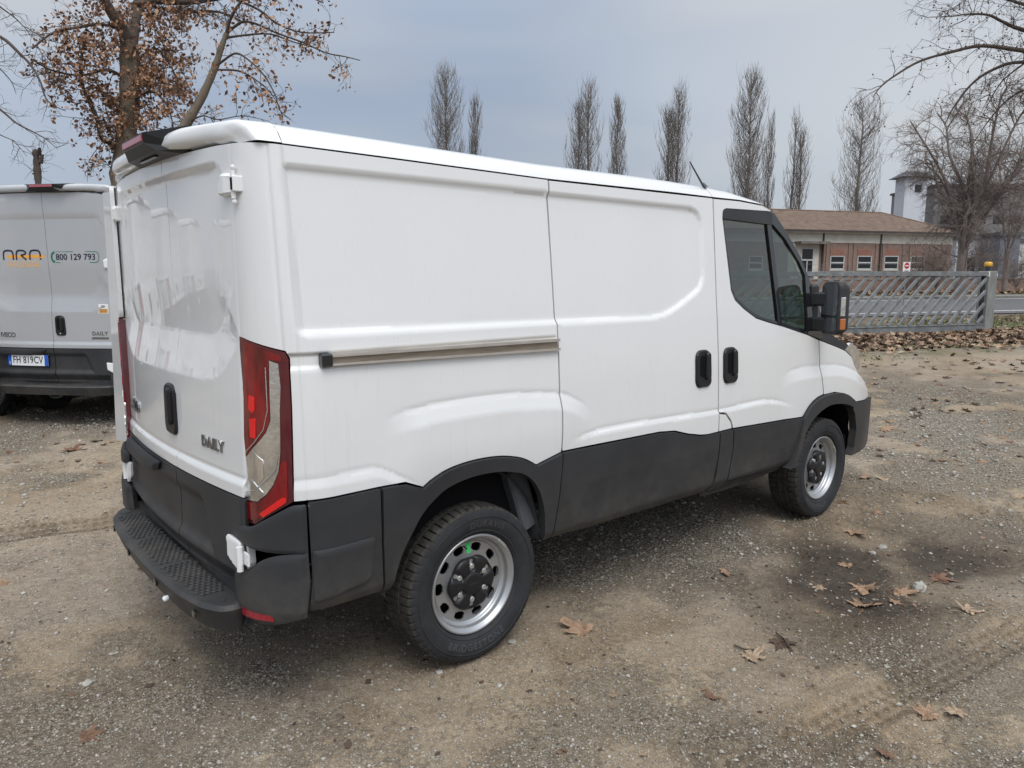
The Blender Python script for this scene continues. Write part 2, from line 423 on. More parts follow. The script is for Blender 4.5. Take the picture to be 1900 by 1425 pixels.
cab_glass = glassmat('cab_glass', (.38, .46, .42))
smoke_glass = glassmat('smoked_lens', (.25, .22, .25))

def strip_quads(x0, x1, y0, y1, n=14):   # a flat rectangle cut into strips so that it can follow a curved door
    xs = np.linspace(x0, x1, n+1); v = np.array([(x, y, 0) for x in xs for y in (y0, y1)]); return v, [(2*i, 2*i+2, 2*i+3, 2*i+1) for i in range(n)]
# text as flat or raised geometry
def glyphs(text, size=1.0, extrude=0.0, spacing=1.0, font_shear=0.0, bold=0.0):
    cu = bpy.data.curves.new('txt', 'FONT'); cu.body = text; cu.size = size; cu.extrude = extrude; cu.space_character = spacing; cu.shear = font_shear
    cu.align_x = 'CENTER'; cu.align_y = 'CENTER'; cu.resolution_u = 3; cu.offset = bold
    ob = bpy.data.objects.new('txt', cu); COL.objects.link(ob)
    dg = bpy.context.evaluated_depsgraph_get(); me = ob.evaluated_get(dg).to_mesh()
    v = np.array([tuple(q.co) for q in me.vertices]); f = [tuple(p.vertices) for p in me.polygons]
    ob.evaluated_get(dg).to_mesh_clear(); bpy.data.objects.remove(ob); bpy.data.curves.remove(cu)
    return v, f
def stroke(pts, w, closed=False):  # flat ribbon of width w along 2-D points
    P = [np.array(q, float) for q in pts]; v = []; n = len(P)
    for i in range(n):
        a = P[i-1] if (i > 0 or closed) else None; c = P[(i+1) % n] if (i < n-1 or closed) else None
        ds = []
        if a is not None: ds.append((P[i]-a)/(np.linalg.norm(P[i]-a)+1e-9))
        if c is not None: ds.append((c-P[i])/(np.linalg.norm(c-P[i])+1e-9))
        d = sum(ds); nn = np.array([-d[1], d[0]]); nn = nn/(np.linalg.norm(nn)+1e-9)
        k = 1.0/max(.5, abs(nn @ np.array([-ds[0][1], ds[0][0]])))
        v += [(*(P[i]+nn*w/2*k), 0), (*(P[i]-nn*w/2*k), 0)]
    m = n if closed else n-1
    f = [(2*i, 2*i+1, 2*((i+1) % n)+1, 2*((i+1) % n)) for i in range(m)]
    return np.array(v), f
# ------------------------------------------------------------------ the van
ZK = np.array([.2, .45, .65, .9, 1.2, 1.45, 1.736, 2.085, 2.3]); HK = np.array([.985, .995, 1.0, 1.0, .99, .972, .943, .908, .886])
_zz = np.linspace(.2, 2.3, 211); _hh = np.interp(_zz, ZK, HK)
_k = np.hanning(31); _k /= _k.sum(); _hs = np.convolve(np.pad(_hh, 15, mode='edge'), _k, mode='valid')
def hw(z): return np.interp(z, _zz, _hs)
SF, RF = 3.25, 1.55
def plan(s, w):                    # side wall in plan: straight, rounded at the back corner, easing in at the nose
    RC = np.maximum(.06, (w-.795)/.863); XC = -.89+.99*RC
    t = np.maximum(0, (XC-s)/RC); q = np.maximum(0, (s-SF)/RF)
    x = np.where(s < XC, XC-RC*np.sin(t), np.where(s > SF, SF+RF*np.sin(q), s))
    y = np.where(s < XC, -(w-RC*(1-np.cos(t))), np.where(s > SF, -(w-RF*(1-np.cos(q))), -w))
    nx = np.where(s < XC, -np.sin(t), np.where(s > SF, np.sin(q), 0)); ny = np.where(s < XC, -np.cos(t), np.where(s > SF, -np.cos(q), -1))
    return x, y, nx, ny
RECESS = roundpoly([(-.765, 2.040), (1.60, 2.022), (1.60, 1.60), (1.24, 1.440), (-.755, 1.455)], [.03, .11, .10, .13, .03])
CRES = [(-.50, 1.09), (-.403, 1.134), (-.271, 1.153), (-.108, 1.163), (.069, 1.164), (.258, 1.153), (.455, 1.131), (.561, 1.096), (.652, 1.04), (.70, .98)]
FCRES = [(2.30, .99), (2.385, 1.033), (2.505, 1.069), (2.816, 1.070), (3.1, 1.050), (3.35, .99), (3.6, .9)]
RCREASE = [(-1.1, .935), (-.60, .949), (-.49, .948), (-.43, .922), (-.36, .882), (-.286, .842)]
DCREASE = [(.40, .855), (.722, .929), (1.694, .91), (2.198, .911), (2.546, .833), (2.7, .79)]
def below(P, line, w, lip=.0):             # 0 above a line, easing to 1 at depth w below it
    l = np.array(curve(line, 6)); d = np.interp(P[:, 0], l[:, 0], l[:, 1])-P[:, 1]
    return np.clip(d/w, 0, 1)-lip*np.exp(-((d+.004)/.011)**2)
def relief(P):
    s, z = P[:, 0], P[:, 1]; h = np.zeros(len(P))
    d = sdf(P, RECESS); h -= .0165*np.clip(-d/.025, 0, 1)
    # guide channel for the sliding door, up to the tail lamp
    ch = ss(z, 1.333, 1.352)*(1-ss(z, 1.388, 1.396))*ss(s, -.86, -.80)*(1-ss(s, .452, .462)); h -= .010*ch
    h += .017*below(P, CRES, .068, .16)*ss(s, -.46, -.27)*(1-ss(s, .48, .70))*ss(z, .70, 1.0)
    h += .013*below(P, FCRES, .070, .14)*ss(s, 2.34, 2.58)
    h += .0055*below(P, RCREASE, .030, .35)*(1-ss(s, -.40, -.25))
    h += .007*below(P, DCREASE, .016, .35)*ss(s, .5, .72)*(1-ss(s, 2.25, 2.55))
    # soft groove where the corner pressing meets the side
    h -= .004*np.exp(-((s+.808)/.006)**2)*(z > .86)
    h -= .0025*np.exp(-((s+.755)/.004)**2)*(z > .86)
    # softly turned belt below the cab windows
    return h
_lo = lambda l, w: [(a, b-w) for a, b in l]
CREASES = [RECESS+RECESS[:1], [tuple(q) for q in shrink(RECESS, .026)]]+[q for l, w in ((CRES, .068), (FCRES, .070), (RCREASE, .026), (DCREASE, .016)) for q in (curve(l, 6), _lo(curve(l, 6), w))]
def sideF(sgn, off=0.0, use_relief=True, zf=None, tuck=False):
    def B(V):
        s, z = V[:, 0], V[:, 1]; x, y, nx, ny = plan(s, hw(z)); h = (relief(V) if use_relief else 0)+off
        if sgn > 0: h = h+.032*ss(-s, .74, .96)           # the far corner post stands a little prouder
        if tuck:
            l = np.clip(.72-z, 0, 1); h = h-.10*np.maximum(0, l-.02)**1.0*.55-.05*ss(.50-z, 0, .10)
        return np.stack([x+nx*h, y+ny*h, z if zf is None else zf(z)], 1)
    def F(V):
        P = B(V); e = 1.5e-3
        du = B(V+[e, 0])-B(V-[e, 0]); dv = B(V+[0, e])-B(V-[0, e]); Nn = np.cross(du, dv); Nn /= np.linalg.norm(Nn, axis=1)[:, None]+1e-12
        if sgn > 0: P = P*[1, -1, 1]; Nn = Nn*[1, -1, 1]
        return P, Nn
    return F
RIN = roundpoly([(-.705, 2.030), (.705, 2.030), (.70, 1.58), (.565, 1.437), (-.565, 1.437), (-.70, 1.58)], [.03, .03, .08, .08, .08, .08])
def Xr(y, z): return -.89+.007*(z-1.5)-.011*(z-1.5)**2-.053*(1-(y/.82)**2)
def rearF(off=0.0, use_relief=True, zf=None, flat=False):
    """Rear doors, u = -y so that u runs left to right seen from behind."""
    def B(V):
        u, z = V[:, 0], V[:, 1]; h = np.zeros(len(V))+off
        if use_relief:
            d = sdf(V, RIN); w = .022+.145*(1-ss(z, 1.42, 1.60))+.05*ss(np.abs(u), .66, .71)*ss(z, 1.5, 1.65)*(1-ss(z, 1.95, 2.02))
            h -= (.013+.015*(1-ss(z, 1.42, 1.70)))*(1-.55*ss(np.abs(u), .60, .72)*ss(z, 1.5, 1.6))*(1-np.clip(np.maximum(d, 0)/w, 0, 1))
            h += .009*(np.clip((.940-z)/.022, 0, 1)-.3*np.exp(-((.936-z)/.009)**2))
            h -= .012*ss(np.abs(u), .775, .815)**2
        x = Xr(u, z)-h
        return np.stack([x, -u, z if zf is None else zf(z)], 1)
    def F(V):
        P = B(V); e = 1.5e-3
        du = B(V+[e, 0])-B(V-[e, 0]); dv = B(V+[0, e])-B(V-[0, e]); Nn = np.cross(du, dv); Nn /= np.linalg.norm(Nn, axis=1)[:, None]+1e-12
        return P, Nn
    return F
def solid_on(name, F, poly, h0, h1, mat, parent, edge=.004, holes=()):
    """A moulding standing proud of surface F: top at h1, chamfered sides down to h0."""
    poly = [tuple(q) for q in poly]
    A = sum(poly[i][0]*poly[(i+1) % len(poly)][1]-poly[(i+1) % len(poly)][0]*poly[i][1] for i in range(len(poly)))
    if A < 0: poly = poly[::-1]
    pd = [tuple(q) for q in densify(poly, .03)]; inn = shrink(pd, edge); n = len(pd)
    P0, N0 = F(np.array(pd)); P1, N1 = F(np.array(inn))
    v = np.concatenate([P0+N0*h0, P0+N0*(h1-edge), P1+N1*h1]); f = []
    for k in (0, 1): f += [(k*n+i, k*n+(i+1) % n, (k+1)*n+(i+1) % n, (k+1)*n+i) for i in range(n)]
    V2, E2, F2, *_ = delaunay_2d_cdt([Vector(q) for q in inn], [(i, (i+1) % n) for i in range(n)], [], 1, 1e-7)
    V2 = np.array([tuple(q) for q in V2]); PP, NN = F(V2); b = len(v); v = np.concatenate([v, PP+NN*h1])
    for t in F2:
        c = np.array([V2[list(t)].mean(0)])
        if len(t) == 3 and inside(c, inn)[0]:
            a, q, r = V2[list(t)]
            cc = (q[0]-a[0])*(r[1]-a[1])-(r[0]-a[0])*(q[1]-a[1])
            f.append(tuple(b+i for i in (t if cc > 0 else t[::-1])))
    o = mesh(name, v, f, mat, parent); return o
def decal_on(name, F, v2, f, mat, parent, h=.0015, at_=(0, 0), sc=1.0, thick=0.0, rot=0.0):
    """Flat print / thin raised lettering wrapped on surface F."""
    c, s_ = math.cos(rot), math.sin(rot)
    uv = np.stack([(v2[:, 0]*c-v2[:, 1]*s_)*sc+at_[0], (v2[:, 0]*s_+v2[:, 1]*c)*sc+at_[1]], 1)
    P, Nn = F(uv); z = (v2[:, 2]-v2[:, 2].min())
    k = (z/z.max() if z.max() > 0 else z)*thick
    return mesh(name, P+Nn*(h+k)[:, None], f, mat, parent)

# ---- wheel: tyre (with tread blocks), steel rim with ten windows, black hub cap with six bolts
def make_wheel(parent, loc, sgn, sticker=False, spin=0.0, detail=True):
    w = empty('wheel', loc, 0, parent); S = sgn    # local -y*S... outer face towards S*y
    RO = .346; NS = 480 if detail else 48
    prof = [(-.085, .222), (-.100, .232), (-.1125, .262), (-.1165, .290), (-.1125, .316), (-.104, .333), (-.094, .342), (-.070, .3455), (-.0445, .346), (-.0425, .334), (-.0325, .334), (-.0305, .3463),
            (-.007, .3465), (-.005, .334), (.005, .334), (.007, .3465), (.0305, .3463), (.0325, .334), (.0425, .334), (.0445, .346), (.070, .3455), (.094, .342), (.104, .333), (.1125, .316), (.1165, .290), (.1125, .262), (.100, .232), (.085, .222)]
    A = np.arange(NS)*2*math.pi/NS; v = np.zeros((len(prof), NS, 3))
    for i, (a, r) in enumerate(prof):
        rr = np.full(NS, r); ang = A.copy()
        if detail and r > .325:
            ph = np.arange(NS) % 8
            if abs(a) >= .040:                                   # shoulder blocks with lateral slots
                cut = np.where(ph == 0, .011, 0); rr = rr-cut*(1 if r > .335 else .75)
                ang = ang+np.sign(a)*.006
            elif r > .34:
                cut = np.where((np.arange(NS)+2) % 8 == 0, .004, 0); rr = rr-cut
        v[i] = np.stack([rr*np.cos(ang), np.full(NS, a*S), rr*np.sin(ang)], 1)
    idx = np.arange(len(prof)*NS).reshape(len(prof), NS)
    f = np.stack([idx[:-1], np.roll(idx, -1, 1)[:-1], np.roll(idx, -1, 1)[1:], idx[1:]], -1).reshape(-1, 4)
    if S < 0: f = f[:, ::-1]
    ra = np.array([r for _, r in prof]); fm = np.repeat(((ra[:-1] > .325) & (ra[1:] > .325)).astype(int), NS)
    ty = mesh('tyre', v.reshape(-1, 3), f, [rubber, tread_rubber], w, smooth=False, midx=fm)
    sm = np.repeat((ra[:-1] <= .335) | (ra[1:] <= .335), NS); ty.data.polygons.foreach_set('use_smooth', sm)
    if detail:
        # ribs on the sidewall and moulded lettering
        mb = MB(); mb.lathe([(.1150*S, .300), (.1178*S, .3015), (.1178*S, .3035), (.1150*S, .305)], n=96, sgn=S); mb.lathe([(.100*S, .234), (.1045*S, .236), (.1060*S, .240), (.104*S, .244)], n=96); mb.build('sidewall_rib', rubber, ty)
        for word, a0 in (('BRIDGESTONE', -92), ('DURAVIS', 78)):
            gv, gf = glyphs(word, .040, .0, 1.25, bold=.0008)
            rr = .272; ang = R(a0)
            th = ang+gv[:, 0]/rr*(1 if a0 < 0 else -1)*1.0; rad = rr+gv[:, 1]*(-1 if a0 < 0 else 1)
            bulge = np.interp(rad, [.232, .262, .290, .316], [.100, .1125, .1165, .1125])+.0008
            pts = np.stack([rad*np.cos(th), S*bulge, rad*np.sin(th)], 1)
            if S > 0: pts[:, 0] *= -1
            mesh('lettering', pts, gf, MAT['sidewall_print'], ty)
    mb = MB(); y = lambda a: a*S
    mb.lathe([(y(a), r) for a, r in [(.088, .222), (.094, .220), (.096, .214), (.092, .208), (.084, .204), (.082, .199), (.070, .196), (.058, .194), (.052, .188), (.050, .178), (-.085, .176), (-.092, .215), (-.085, .222)]], n=72)
    rim = mb.build('rim', steel_silver, w)
    def DF(V):
        r = np.hypot(V[:, 0], V[:, 1]); a = np.interp(r, [.0, .085, .105, .118, .128, .150, .165, .180], [.066, .066, .066, .060, .048, .040, .040, .048])
        P = np.stack([V[:, 0], S*a, V[:, 1]], 1); n = np.zeros_like(P); n[:, 1] = S; return P, n
    circ = [(.179*math.cos(t), .179*math.sin(t)) for t in np.linspace(0, 2*math.pi, 73)[:-1]]; holes = []
    for k in range(10):
        t0 = 2*math.pi*k/10; c, s_ = math.cos(t0), math.sin(t0)
        holes.append([(c*(.153+.0185*a)-s_*.026*b, s_*(.153+.0185*a)+c*.026*b) for a, b in ((-.55, -1), (.55, -1), (1, -.5), (1, .5), (.55, 1), (-.55, 1), (-1, .5), (-1, -.5))])
    d = panel('wheel_disc', circ, DF, steel_silver, rim, res=.012, rim=.008, holes=holes, flip=(S < 0) == False)
    mb = MB(); mb.lathe([(y(.02), .176), (y(-.05), .17), (y(-.05), .0)], n=32); mb.build('brake_drum', dark_void, rim)
    # hub cap: six lobes between the bolts
    NA = 96; rings = [(.060, 1.0), (.074, .99), (.081, .90), (.083, .72), (.080, .60), (.080, .46), (.0795, .44), (.0795, .40), (.083, .385), (.084, .30), (.084, 0.02)]
    T = np.linspace(0, 2*math.pi, NA, endpoint=False); vv = []
    for a, q in rings:
        lob = np.cos(6*T); r = .119*q*(1+.03*lob*(q > .5)); dep = a-np.where((q > .44) & (q < .97), .019*np.clip(-lob, 0, 1)**1.3, 0)
        vv.append(np.stack([r*np.cos(T), S*dep, r*np.sin(T)], 1))
    ix = np.arange(len(rings)*NA).reshape(len(rings), NA)
    ff = np.stack([ix[:-1], np.roll(ix, -1, 1)[:-1], np.roll(ix, -1, 1)[1:], ix[1:]], -1).reshape(-1, 4)
    hub = mesh('hub_cap', np.concatenate(vv), ff, handle_black, w, smooth=True)
    if S < 0: hub.data.flip_normals()
    for k in range(6):
        t0 = 2*math.pi*(k+.5)/6; mb = MB()
        mb.tube([(.075*math.cos(t0), y(.060), .075*math.sin(t0)), (.075*math.cos(t0), y(.0735), .075*math.sin(t0)), (.075*math.cos(t0), y(.0755), .075*math.sin(t0))], [.013, .013, .010], n=8, smooth=False)
        mb.build('wheel_bolt', bolt_metal, hub)
    if detail:
        gv, gf = glyphs('IVECO', .016, 0, 1.0); mesh('hub_badge', np.stack([gv[:, 0]*S*-1, np.full(len(gv), y(.0846)), gv[:, 1]], 1), gf, MAT['sidewall_print'], hub)
        mb = MB(); mb.tube([(-.045, y(.075), .178), (-.045, y(.098), .172)], [.004, .003], n=6); mb.build('valve', rubber, rim)
        mb = MB(); mb.obox((.150, y(.093), .150), (.018, 0, -.018), (0, .005, 0), (.004, 0, .004)); mb.build('balance_weight', bolt_metal, rim)
    if sticker:
        pts = []; th = R(89)
        for r in np.linspace(.128, .182, 6):
            for s_ in (-1, 1): pts.append((r*math.cos(th)+s_*.011*math.sin(th), r*math.sin(th)-s_*.011*math.cos(th)))
        P, _ = DF(np.array(pts)); P[:, 1] += S*.002
        mesh('green_label', P, [(2*i, 2*i+1, 2*i+3, 2*i+2) for i in range(5)], green_sticker, rim)
    w.rotation_euler = (0, spin, 0)
    return w
pmat('sidewall_print', (.050, .051, .055), .6)

def handle_on(F, c, hgt, wid, parent, sgn=1, keyhole=False):
    """Recessed black door pull: oval bezel, hollow, vertical grip bar."""
    hx, hz = wid/2, hgt/2
    oval = roundpoly([(c[0]-hx, c[1]+hz), (c[0]+hx*.85, c[1]+hz), (c[0]+hx, c[1]-hz*.8), (c[0]+hx*.7, c[1]-hz), (c[0]-hx*.7, c[1]-hz), (c[0]-hx, c[1]-hz*.7)], wid*.36, 5)
    h = solid_on('door_handle', F, oval, -.002, .013, handle_black, parent, edge=.007)
    hol = roundpoly([(c[0]-hx*.62, c[1]+hz*.72), (c[0]+hx*.1, c[1]+hz*.72), (c[0]+hx*.1, c[1]-hz*.45), (c[0]-hx*.62, c[1]-hz*.45)], wid*.2, 4)
    solid_on('handle_recess', F, hol, .010, .0137, dark_void, h, edge=.001)
    bar = roundpoly([(c[0]+hx*.08, c[1]+hz*.86), (c[0]+hx*.62, c[1]+hz*.86), (c[0]+hx*.66, c[1]-hz*.58), (c[0]+hx*.0, c[1]-hz*.62)], wid*.14, 4)
    solid_on('handle_grip', F, bar, .010, .030, handle_black, h, edge=.008)
    if keyhole:
        k = [(c[0]-.002+.009*math.cos(t), c[1]-hz*.80+.009*math.sin(t)) for t in np.linspace(0, 2*math.pi, 13)[:-1]]
        solid_on('lock_barrel', F, k, .012, .0155, bolt_metal, h, edge=.002)
    return h

TL_OUT = [(-.985, 1.453), (-.801, 1.402), (-.791, 1.380), (-.794, 1.203), (-.805, .874), (-.966, .778), (-1.006, .776), (-1.016, .80), (-1.022, .857), (-1.020, .95), (-1.010, 1.19)]
TL_RED = [(-.960, 1.440), (-.818, 1.392), (-.812, 1.372), (-.858, 1.376), (-.865, 1.252), (-.868, 1.164), (-.888, 1.124), (-.919, 1.091), (-.954, 1.060), (-1.000, 1.017), (-.996, 1.10), (-.978, 1.275)]
TL_CLR = [(-.856, 1.374), (-.826, 1.362), (-.823, 1.283), (-.831, 1.203), (-.838, 1.053), (-.848, .985), (-.871, .935), (-.900, .899), (-.941, .868), (-1.004, .863), (-1.008, .93), (-1.004, 1.010), (-.953, 1.056), (-.917, 1.088), (-.886, 1.121), (-.866, 1.165), (-.863, 1.252)]
TL_BOT = [(-.836, 1.02), (-.818, 1.02), (-.822, .890), (-.924, .810), (-.965, .794), (-1.010, .79), (-1.012, .854), (-.941, .860), (-.899, .891), (-.869, .928), (-.846, .98)]
def tail_light(sgn, root, zf=None):
    F = sideF(sgn, 0, False, zf); fl = sgn > 0
    def pan(name, poly, off, mat, par, res=.02, rim=.006):
        return panel(name, poly, sideF(sgn, off, False, zf), mat, par, res=res, rim=rim, flip=fl)
    t = pan('tail_light', TL_OUT, .002, dark_red, root, rim=.03)
    pan('brake_lens', TL_RED, .0055, red_lens, t)
    pan('clear_lens', TL_CLR, .0050, clear_lens, t)
    pan('fog_lens', TL_BOT, .0058, red_lens, t)
    for q, m in (([(-.840, .890), (-.826, .888), (-.828, .872), (-.918, .812), (-.936, .822)], bright_red),
                 ([(-.925, 1.245), (-.950, 1.25), (-.956, 1.20), (-.940, 1.185), (-.925, 1.20)], bright_red),
                 ([(-.925, 1.170), (-.955, 1.165), (-.957, 1.10), (-.930, 1.095)], bright_red),
                 ([(-.905, 1.02), (-.945, 1.045), (-.950, .965), (-.925, .935), (-.905, .96)], chrome),
                 ([(-.908, .900), (-.965, .945), (-.972, .885), (-.93, .875)], chrome),
                 ):
        pan('reflector_cell', q, .0075, m, t, res=.03)
    # fine light guides: thin curved ridges across the lens
    F2 = sideF(sgn, .007, False, zf)
    for pl in ([(-.870, 1.35), (-.874, 1.20), (-.895, 1.13), (-.94, 1.08), (-.99, 1.04)], [(-.845, 1.04), (-.86, .985), (-.90, .945), (-.955, .905), (-1.0, .895)]):
        pp, nn = F2(np.array(densify(pl, .02, False))); mb = MB(); mb.tube(list(pp), .0022, n=5); mb.build('light_guide', clear_lens, t)
    return t

def make_van(label, group, paint_m, seam=.178, zf=None, hi=False, silver=False):
    root = empty('delivery_van'); tag(root, label, 'van', group)
    ztop = (lambda z: z) if zf is None else (lambda z: float(zf(np.array([z]))[0]))
    RES = .0115
    for sgn in (-1, 1):
        fine = RES if (sgn < 0 and not silver) else .05
        F = sideF(sgn, 0, True, zf); FC = sideF(sgn, .012, True, zf, True); fl = sgn > 0
        def pn(name, poly, f=F, mat=paint_m, par=root, res=fine, gap=.0025, rim=.02, holes=(), kind=None):
            return panel(name, poly, f, mat, par, res, gap, rim, holes, kind, flip=fl, creases=CREASES if res < .02 and mat is paint_m else ())
        # painted pressings
        pn('side_panel', [(-.968, 2.105), (-.992, 1.75), (-1.008, 1.458), (-.800, 1.404), (-.789, 1.380), (-.792, 1.203), (-.803, .874), (-.757, .876), (-.475, .878), (-.365, .876), (-.286, .842), *curve([(-.256, .862),
            (-.174, .894), (-.06, .910), (.06, .909), (.153, .896), (.238, .871), (.311, .831)]), (.464, .866), (.466, 1.21), (.467, 1.45), (.468, 1.74), (.466, 2.082), (-.35, 2.095), (-.76, 2.101)])
        door = pn('sliding_door', [(.471, 2.080), (.471, 1.74), (.470, 1.45), (.469, .868), (1.173, .860), (1.30, .848), (1.42, .815), (1.534, .793), (1.60, .787), (1.698, .788), (1.699, .889), (1.690, 1.52), (1.703, 2.082)])
        handle_on(F, (1.552, 1.158), .205, .140, door)
        fd = pn('front_door', [(1.709, 2.080), (1.963, 2.082), (2.199, 2.071), (2.300, 2.046), (2.289, 2.040), (1.828, 2.032), (1.800, 2.020), (1.788, 1.979), (1.825, 1.688), (1.839, 1.578), (1.874, 1.522), (1.961, 1.469), (2.084, 1.412),
            (2.23, 1.379), (2.387, 1.349), (2.679, 1.283), (2.818, 1.243), (2.841, 1.016), (2.876, .880), (2.80, .868), (2.733, .846), (2.68, .815), (2.632, .775), (2.611, .760), (1.838, .789), (1.838, .80), (1.820, .838), (1.765, .888), (1.704, .898), (1.694, 1.52)])
        handle_on(F, (1.810, 1.157), .205, .138, fd)
        pn('front_wing', [(2.826, 1.242), (3.084, 1.177), (3.194, 1.146), (3.285, 1.099), (3.340, 1.030), (3.42, .97), (3.56, .90), (3.66, .80), (3.68, .772), (3.545, .765), (3.327, .778), (3.300, .792), (3.178, .853), (3.029, .878), (2.884, .876), (2.848, 1.016)])
        flap = pn('fuel_flap', [(1.703, .892), (1.763, .881), (1.815, .830), (1.832, .79), (1.7035, .788)], F)
        # unpainted lower cladding
        pn('bumper_side', [(-.757, .873), (-.478, .876), (-.478, .67), (-.466, .455), (-.765, .452), (-.752, .58)], FC, black_plastic)
        raised = roundpoly([(-.745, .694), (-.516, .698), (-.508, .688), (-.524, .53), (-.735, .498), (-.748, .50)], [.004, .02, .02, .03, .02, .004])
        moulding('bumper_pad', FC, raised, .022, .022, black_plastic, root, res=.012, flip=fl)
        pn('arch_cladding', [(-.473, .876), (-.365, .873), (-.286, .840), *curve([(-.256, .860), (-.174, .892), (-.06, .908), (.06, .907), (.153, .894), (.238, .869), (.311, .829)]), (.462, .863), (.463, .79), (.450, .647), (.422, .455), *curve([(.372, .455), (.368, .541), (.352, .635),
            (.309, .733), (.240, .797), (.153, .827), (.059, .842), (-.061, .842), (-.175, .819), (-.246, .777), (-.291, .739), (-.330, .69), (-.395, .58), (-.430, .452)]), (-.464, .452), (-.475, .67)], sideF(sgn, .016, True, zf, True), black_plastic, rim=.035)
        pn('sliding_door_cladding', [(.468, .863), (1.173, .857), (1.30, .845), (1.42, .812), (1.534, .790), (1.60, .784), (1.698, .785), (1.696, .70), (1.690, .62), (1.664, .482), (1.640, .442), (.52, .452), (.428, .455), (.455, .647), (.467, .79)], FC, black_plastic)
        pn('fuel_flap_cladding', [(1.7035, .785), (1.832, .787), (1.833, .657), (1.811, .471), (1.795, .437), (1.665, .437), (1.690, .52), (1.700, .66)], FC, black_plastic)
        pn('front_door_cladding', [(1.838, .785), (2.611, .757), (2.581, .683), (2.536, .556), (2.475, .455), (1.818, .475), (1.839, .657)], FC, black_plastic)
        pn('sill', [(1.60, .438), (1.80, .434), (1.815, .468), (2.472, .450), (2.462, .425), (2.30, .405), (1.90, .395), (1.65, .40)], sideF(sgn, .004, True, zf, True), dusty_plastic)
        pn('front_arch', [*curve([(2.462, .445), (2.475, .451), (2.536, .556), (2.581, .683), (2.636, .773), (2.733, .842), (2.863, .873), (3.029, .875), (3.178, .851), (3.310, .787)]), *curve([(3.290, .741), (3.20, .772), (3.113, .790), (2.99, .800), (2.898, .794), (2.766, .755), (2.646, .675), (2.587, .548), (2.54, .44)])],
            sideF(sgn, .038, False, zf), black_plastic, rim=.07)
        pn('bumper_end', [(3.300, .735), (3.327, .773), (3.545, .762), (3.68, .770), (3.90, .74), (3.95, .64), (3.92, .50), (3.84, .405), (3.70, .385), (3.335, .385), (3.376, .439), (3.388, .572), (3.345, .686)], sideF(sgn, .020, False, zf), black_plastic, rim=.05)
        # cab glazing on this side
        g = pn('door_window', [(1.795, 2.030), (1.825, 2.029), (2.246, 1.99), (2.345, 1.364), (2.23, 1.384), (2.084, 1.417), (1.961, 1.474), (1.874, 1.527), (1.842, 1.580), (1.828, 1.688), (1.791, 1.980)], sideF(sgn, -.012, False, zf), cab_glass, res=.06, rim=0)
        seal = [(1.790, 1.98), (1.828, 1.688), (1.842, 1.578), (1.876, 1.524), (1.963, 1.472), (2.086, 1.415), (2.23, 1.382), (2.387, 1.352), (2.679, 1.286), (2.80, 1.258), (2.78, 1.275), (2.660, 1.312), (2.387, 1.372), (2.236, 1.402), (2.092, 1.435), (1.972, 1.491), (1.89, 1.539), (1.858, 1.584), (1.844, 1.692), (1.806, 1.98)]
        pn('window_seal', seal, sideF(sgn, -.004, False, zf), gloss_black, g)
        pn('window_visor', roundpoly([(1.787, 1.975), (1.792, 2.030), (2.296, 2.040), (2.300, 1.962)], [.005, .03, .004, .004]), sideF(sgn, .004, False, zf), black_plastic, gap=0)
        pn('window_divider', [(2.246, 1.965), (2.292, 1.972), (2.372, 1.362), (2.330, 1.372)], sideF(sgn, .000, False, zf), gloss_black, gap=0)
        pn('quarter_window', [(2.286, 1.985), (2.45, 1.90), (2.60, 1.76), (2.668, 1.66), (2.686, 1.290), (2.37, 1.356)], sideF(sgn, -.012, False, zf), cab_glass, res=.06, rim=0)
        pn('windscreen_pillar', [(2.284, 2.038), (2.330, 2.035), (2.446, 1.940), (2.615, 1.785), (2.787, 1.546), (2.86, 1.40), (2.88, 1.25), (2.83, 1.247), (2.680, 1.284), (2.664, 1.660), (2.595, 1.745), (2.44, 1.882), (2.30, 1.968)], sideF(sgn, .001, False, zf), gloss_black)
        pn('cowl_side', [(2.83, 1.247), (3.084, 1.181), (3.194, 1.150), (3.285, 1.103), (3.32, 1.15), (3.22, 1.20), (3.05, 1.25), (2.90, 1.30), (2.88, 1.30)], sideF(sgn, -.010, False, zf), black_plastic)
        pn('headlight', [(3.200, 1.152), (3.29, 1.103), (3.345, 1.032), (3.40, .988), (3.47, 1.00), (3.46, 1.08), (3.38, 1.165), (3.28, 1.20)], sideF(sgn, -.006, False, zf), clear_lens)
        tail_light(sgn, root, zf)
        # bumper corners: upper and lower block with the hinge in the gap between them
        FB = sideF(sgn, .012, False, zf)
        def blk(name, poly, h1, mat=black_plastic, edge=.02, par=root):
            return solid_on(name, FB, poly, -.03, h1, mat, par, edge=edge)
        moulding('bumper_corner', FB, roundpoly([(-.760, .866), (-.803, .868), (-.880, .822), (-.968, .770), (-1.03, .772), (-1.065, .765), (-1.065, .712), (-.99, .692), (-.760, .687)], [.003, .03, .05, .03, .01, .03, .03, .05, .003]), .026, .022, black_plastic, root, flip=fl)
        moulding('bumper_corner', FB, roundpoly([(-.760, .692), (-.86, .686), (-.925, .657), (-.985, .605), (-1.075, .590), (-1.085, .45), (-1.065, .378), (-.92, .395), (-.772, .440), (-.757, .58)], [.003, .04, .04, .04, .02, .05, .03, .03, .003, .003]), .034, .026, black_plastic, root, flip=fl,
            shape=lambda V: -.035*np.clip((.475-V[:, 1])/.07, 0, 1))
        FL = rearF(.0, False, zf); ug = -sgn
        h = moulding('lower_hinge', FL, roundpoly([(ug*.690, .722), (ug*.790, .712), (ug*.798, .615), (ug*.76, .605), (ug*.695, .640)], .014), .034, .012, hinge_white, root, res=.01)
        PP, NN = FL(np.array([[ug*.812, .66]])); c = PP[0]
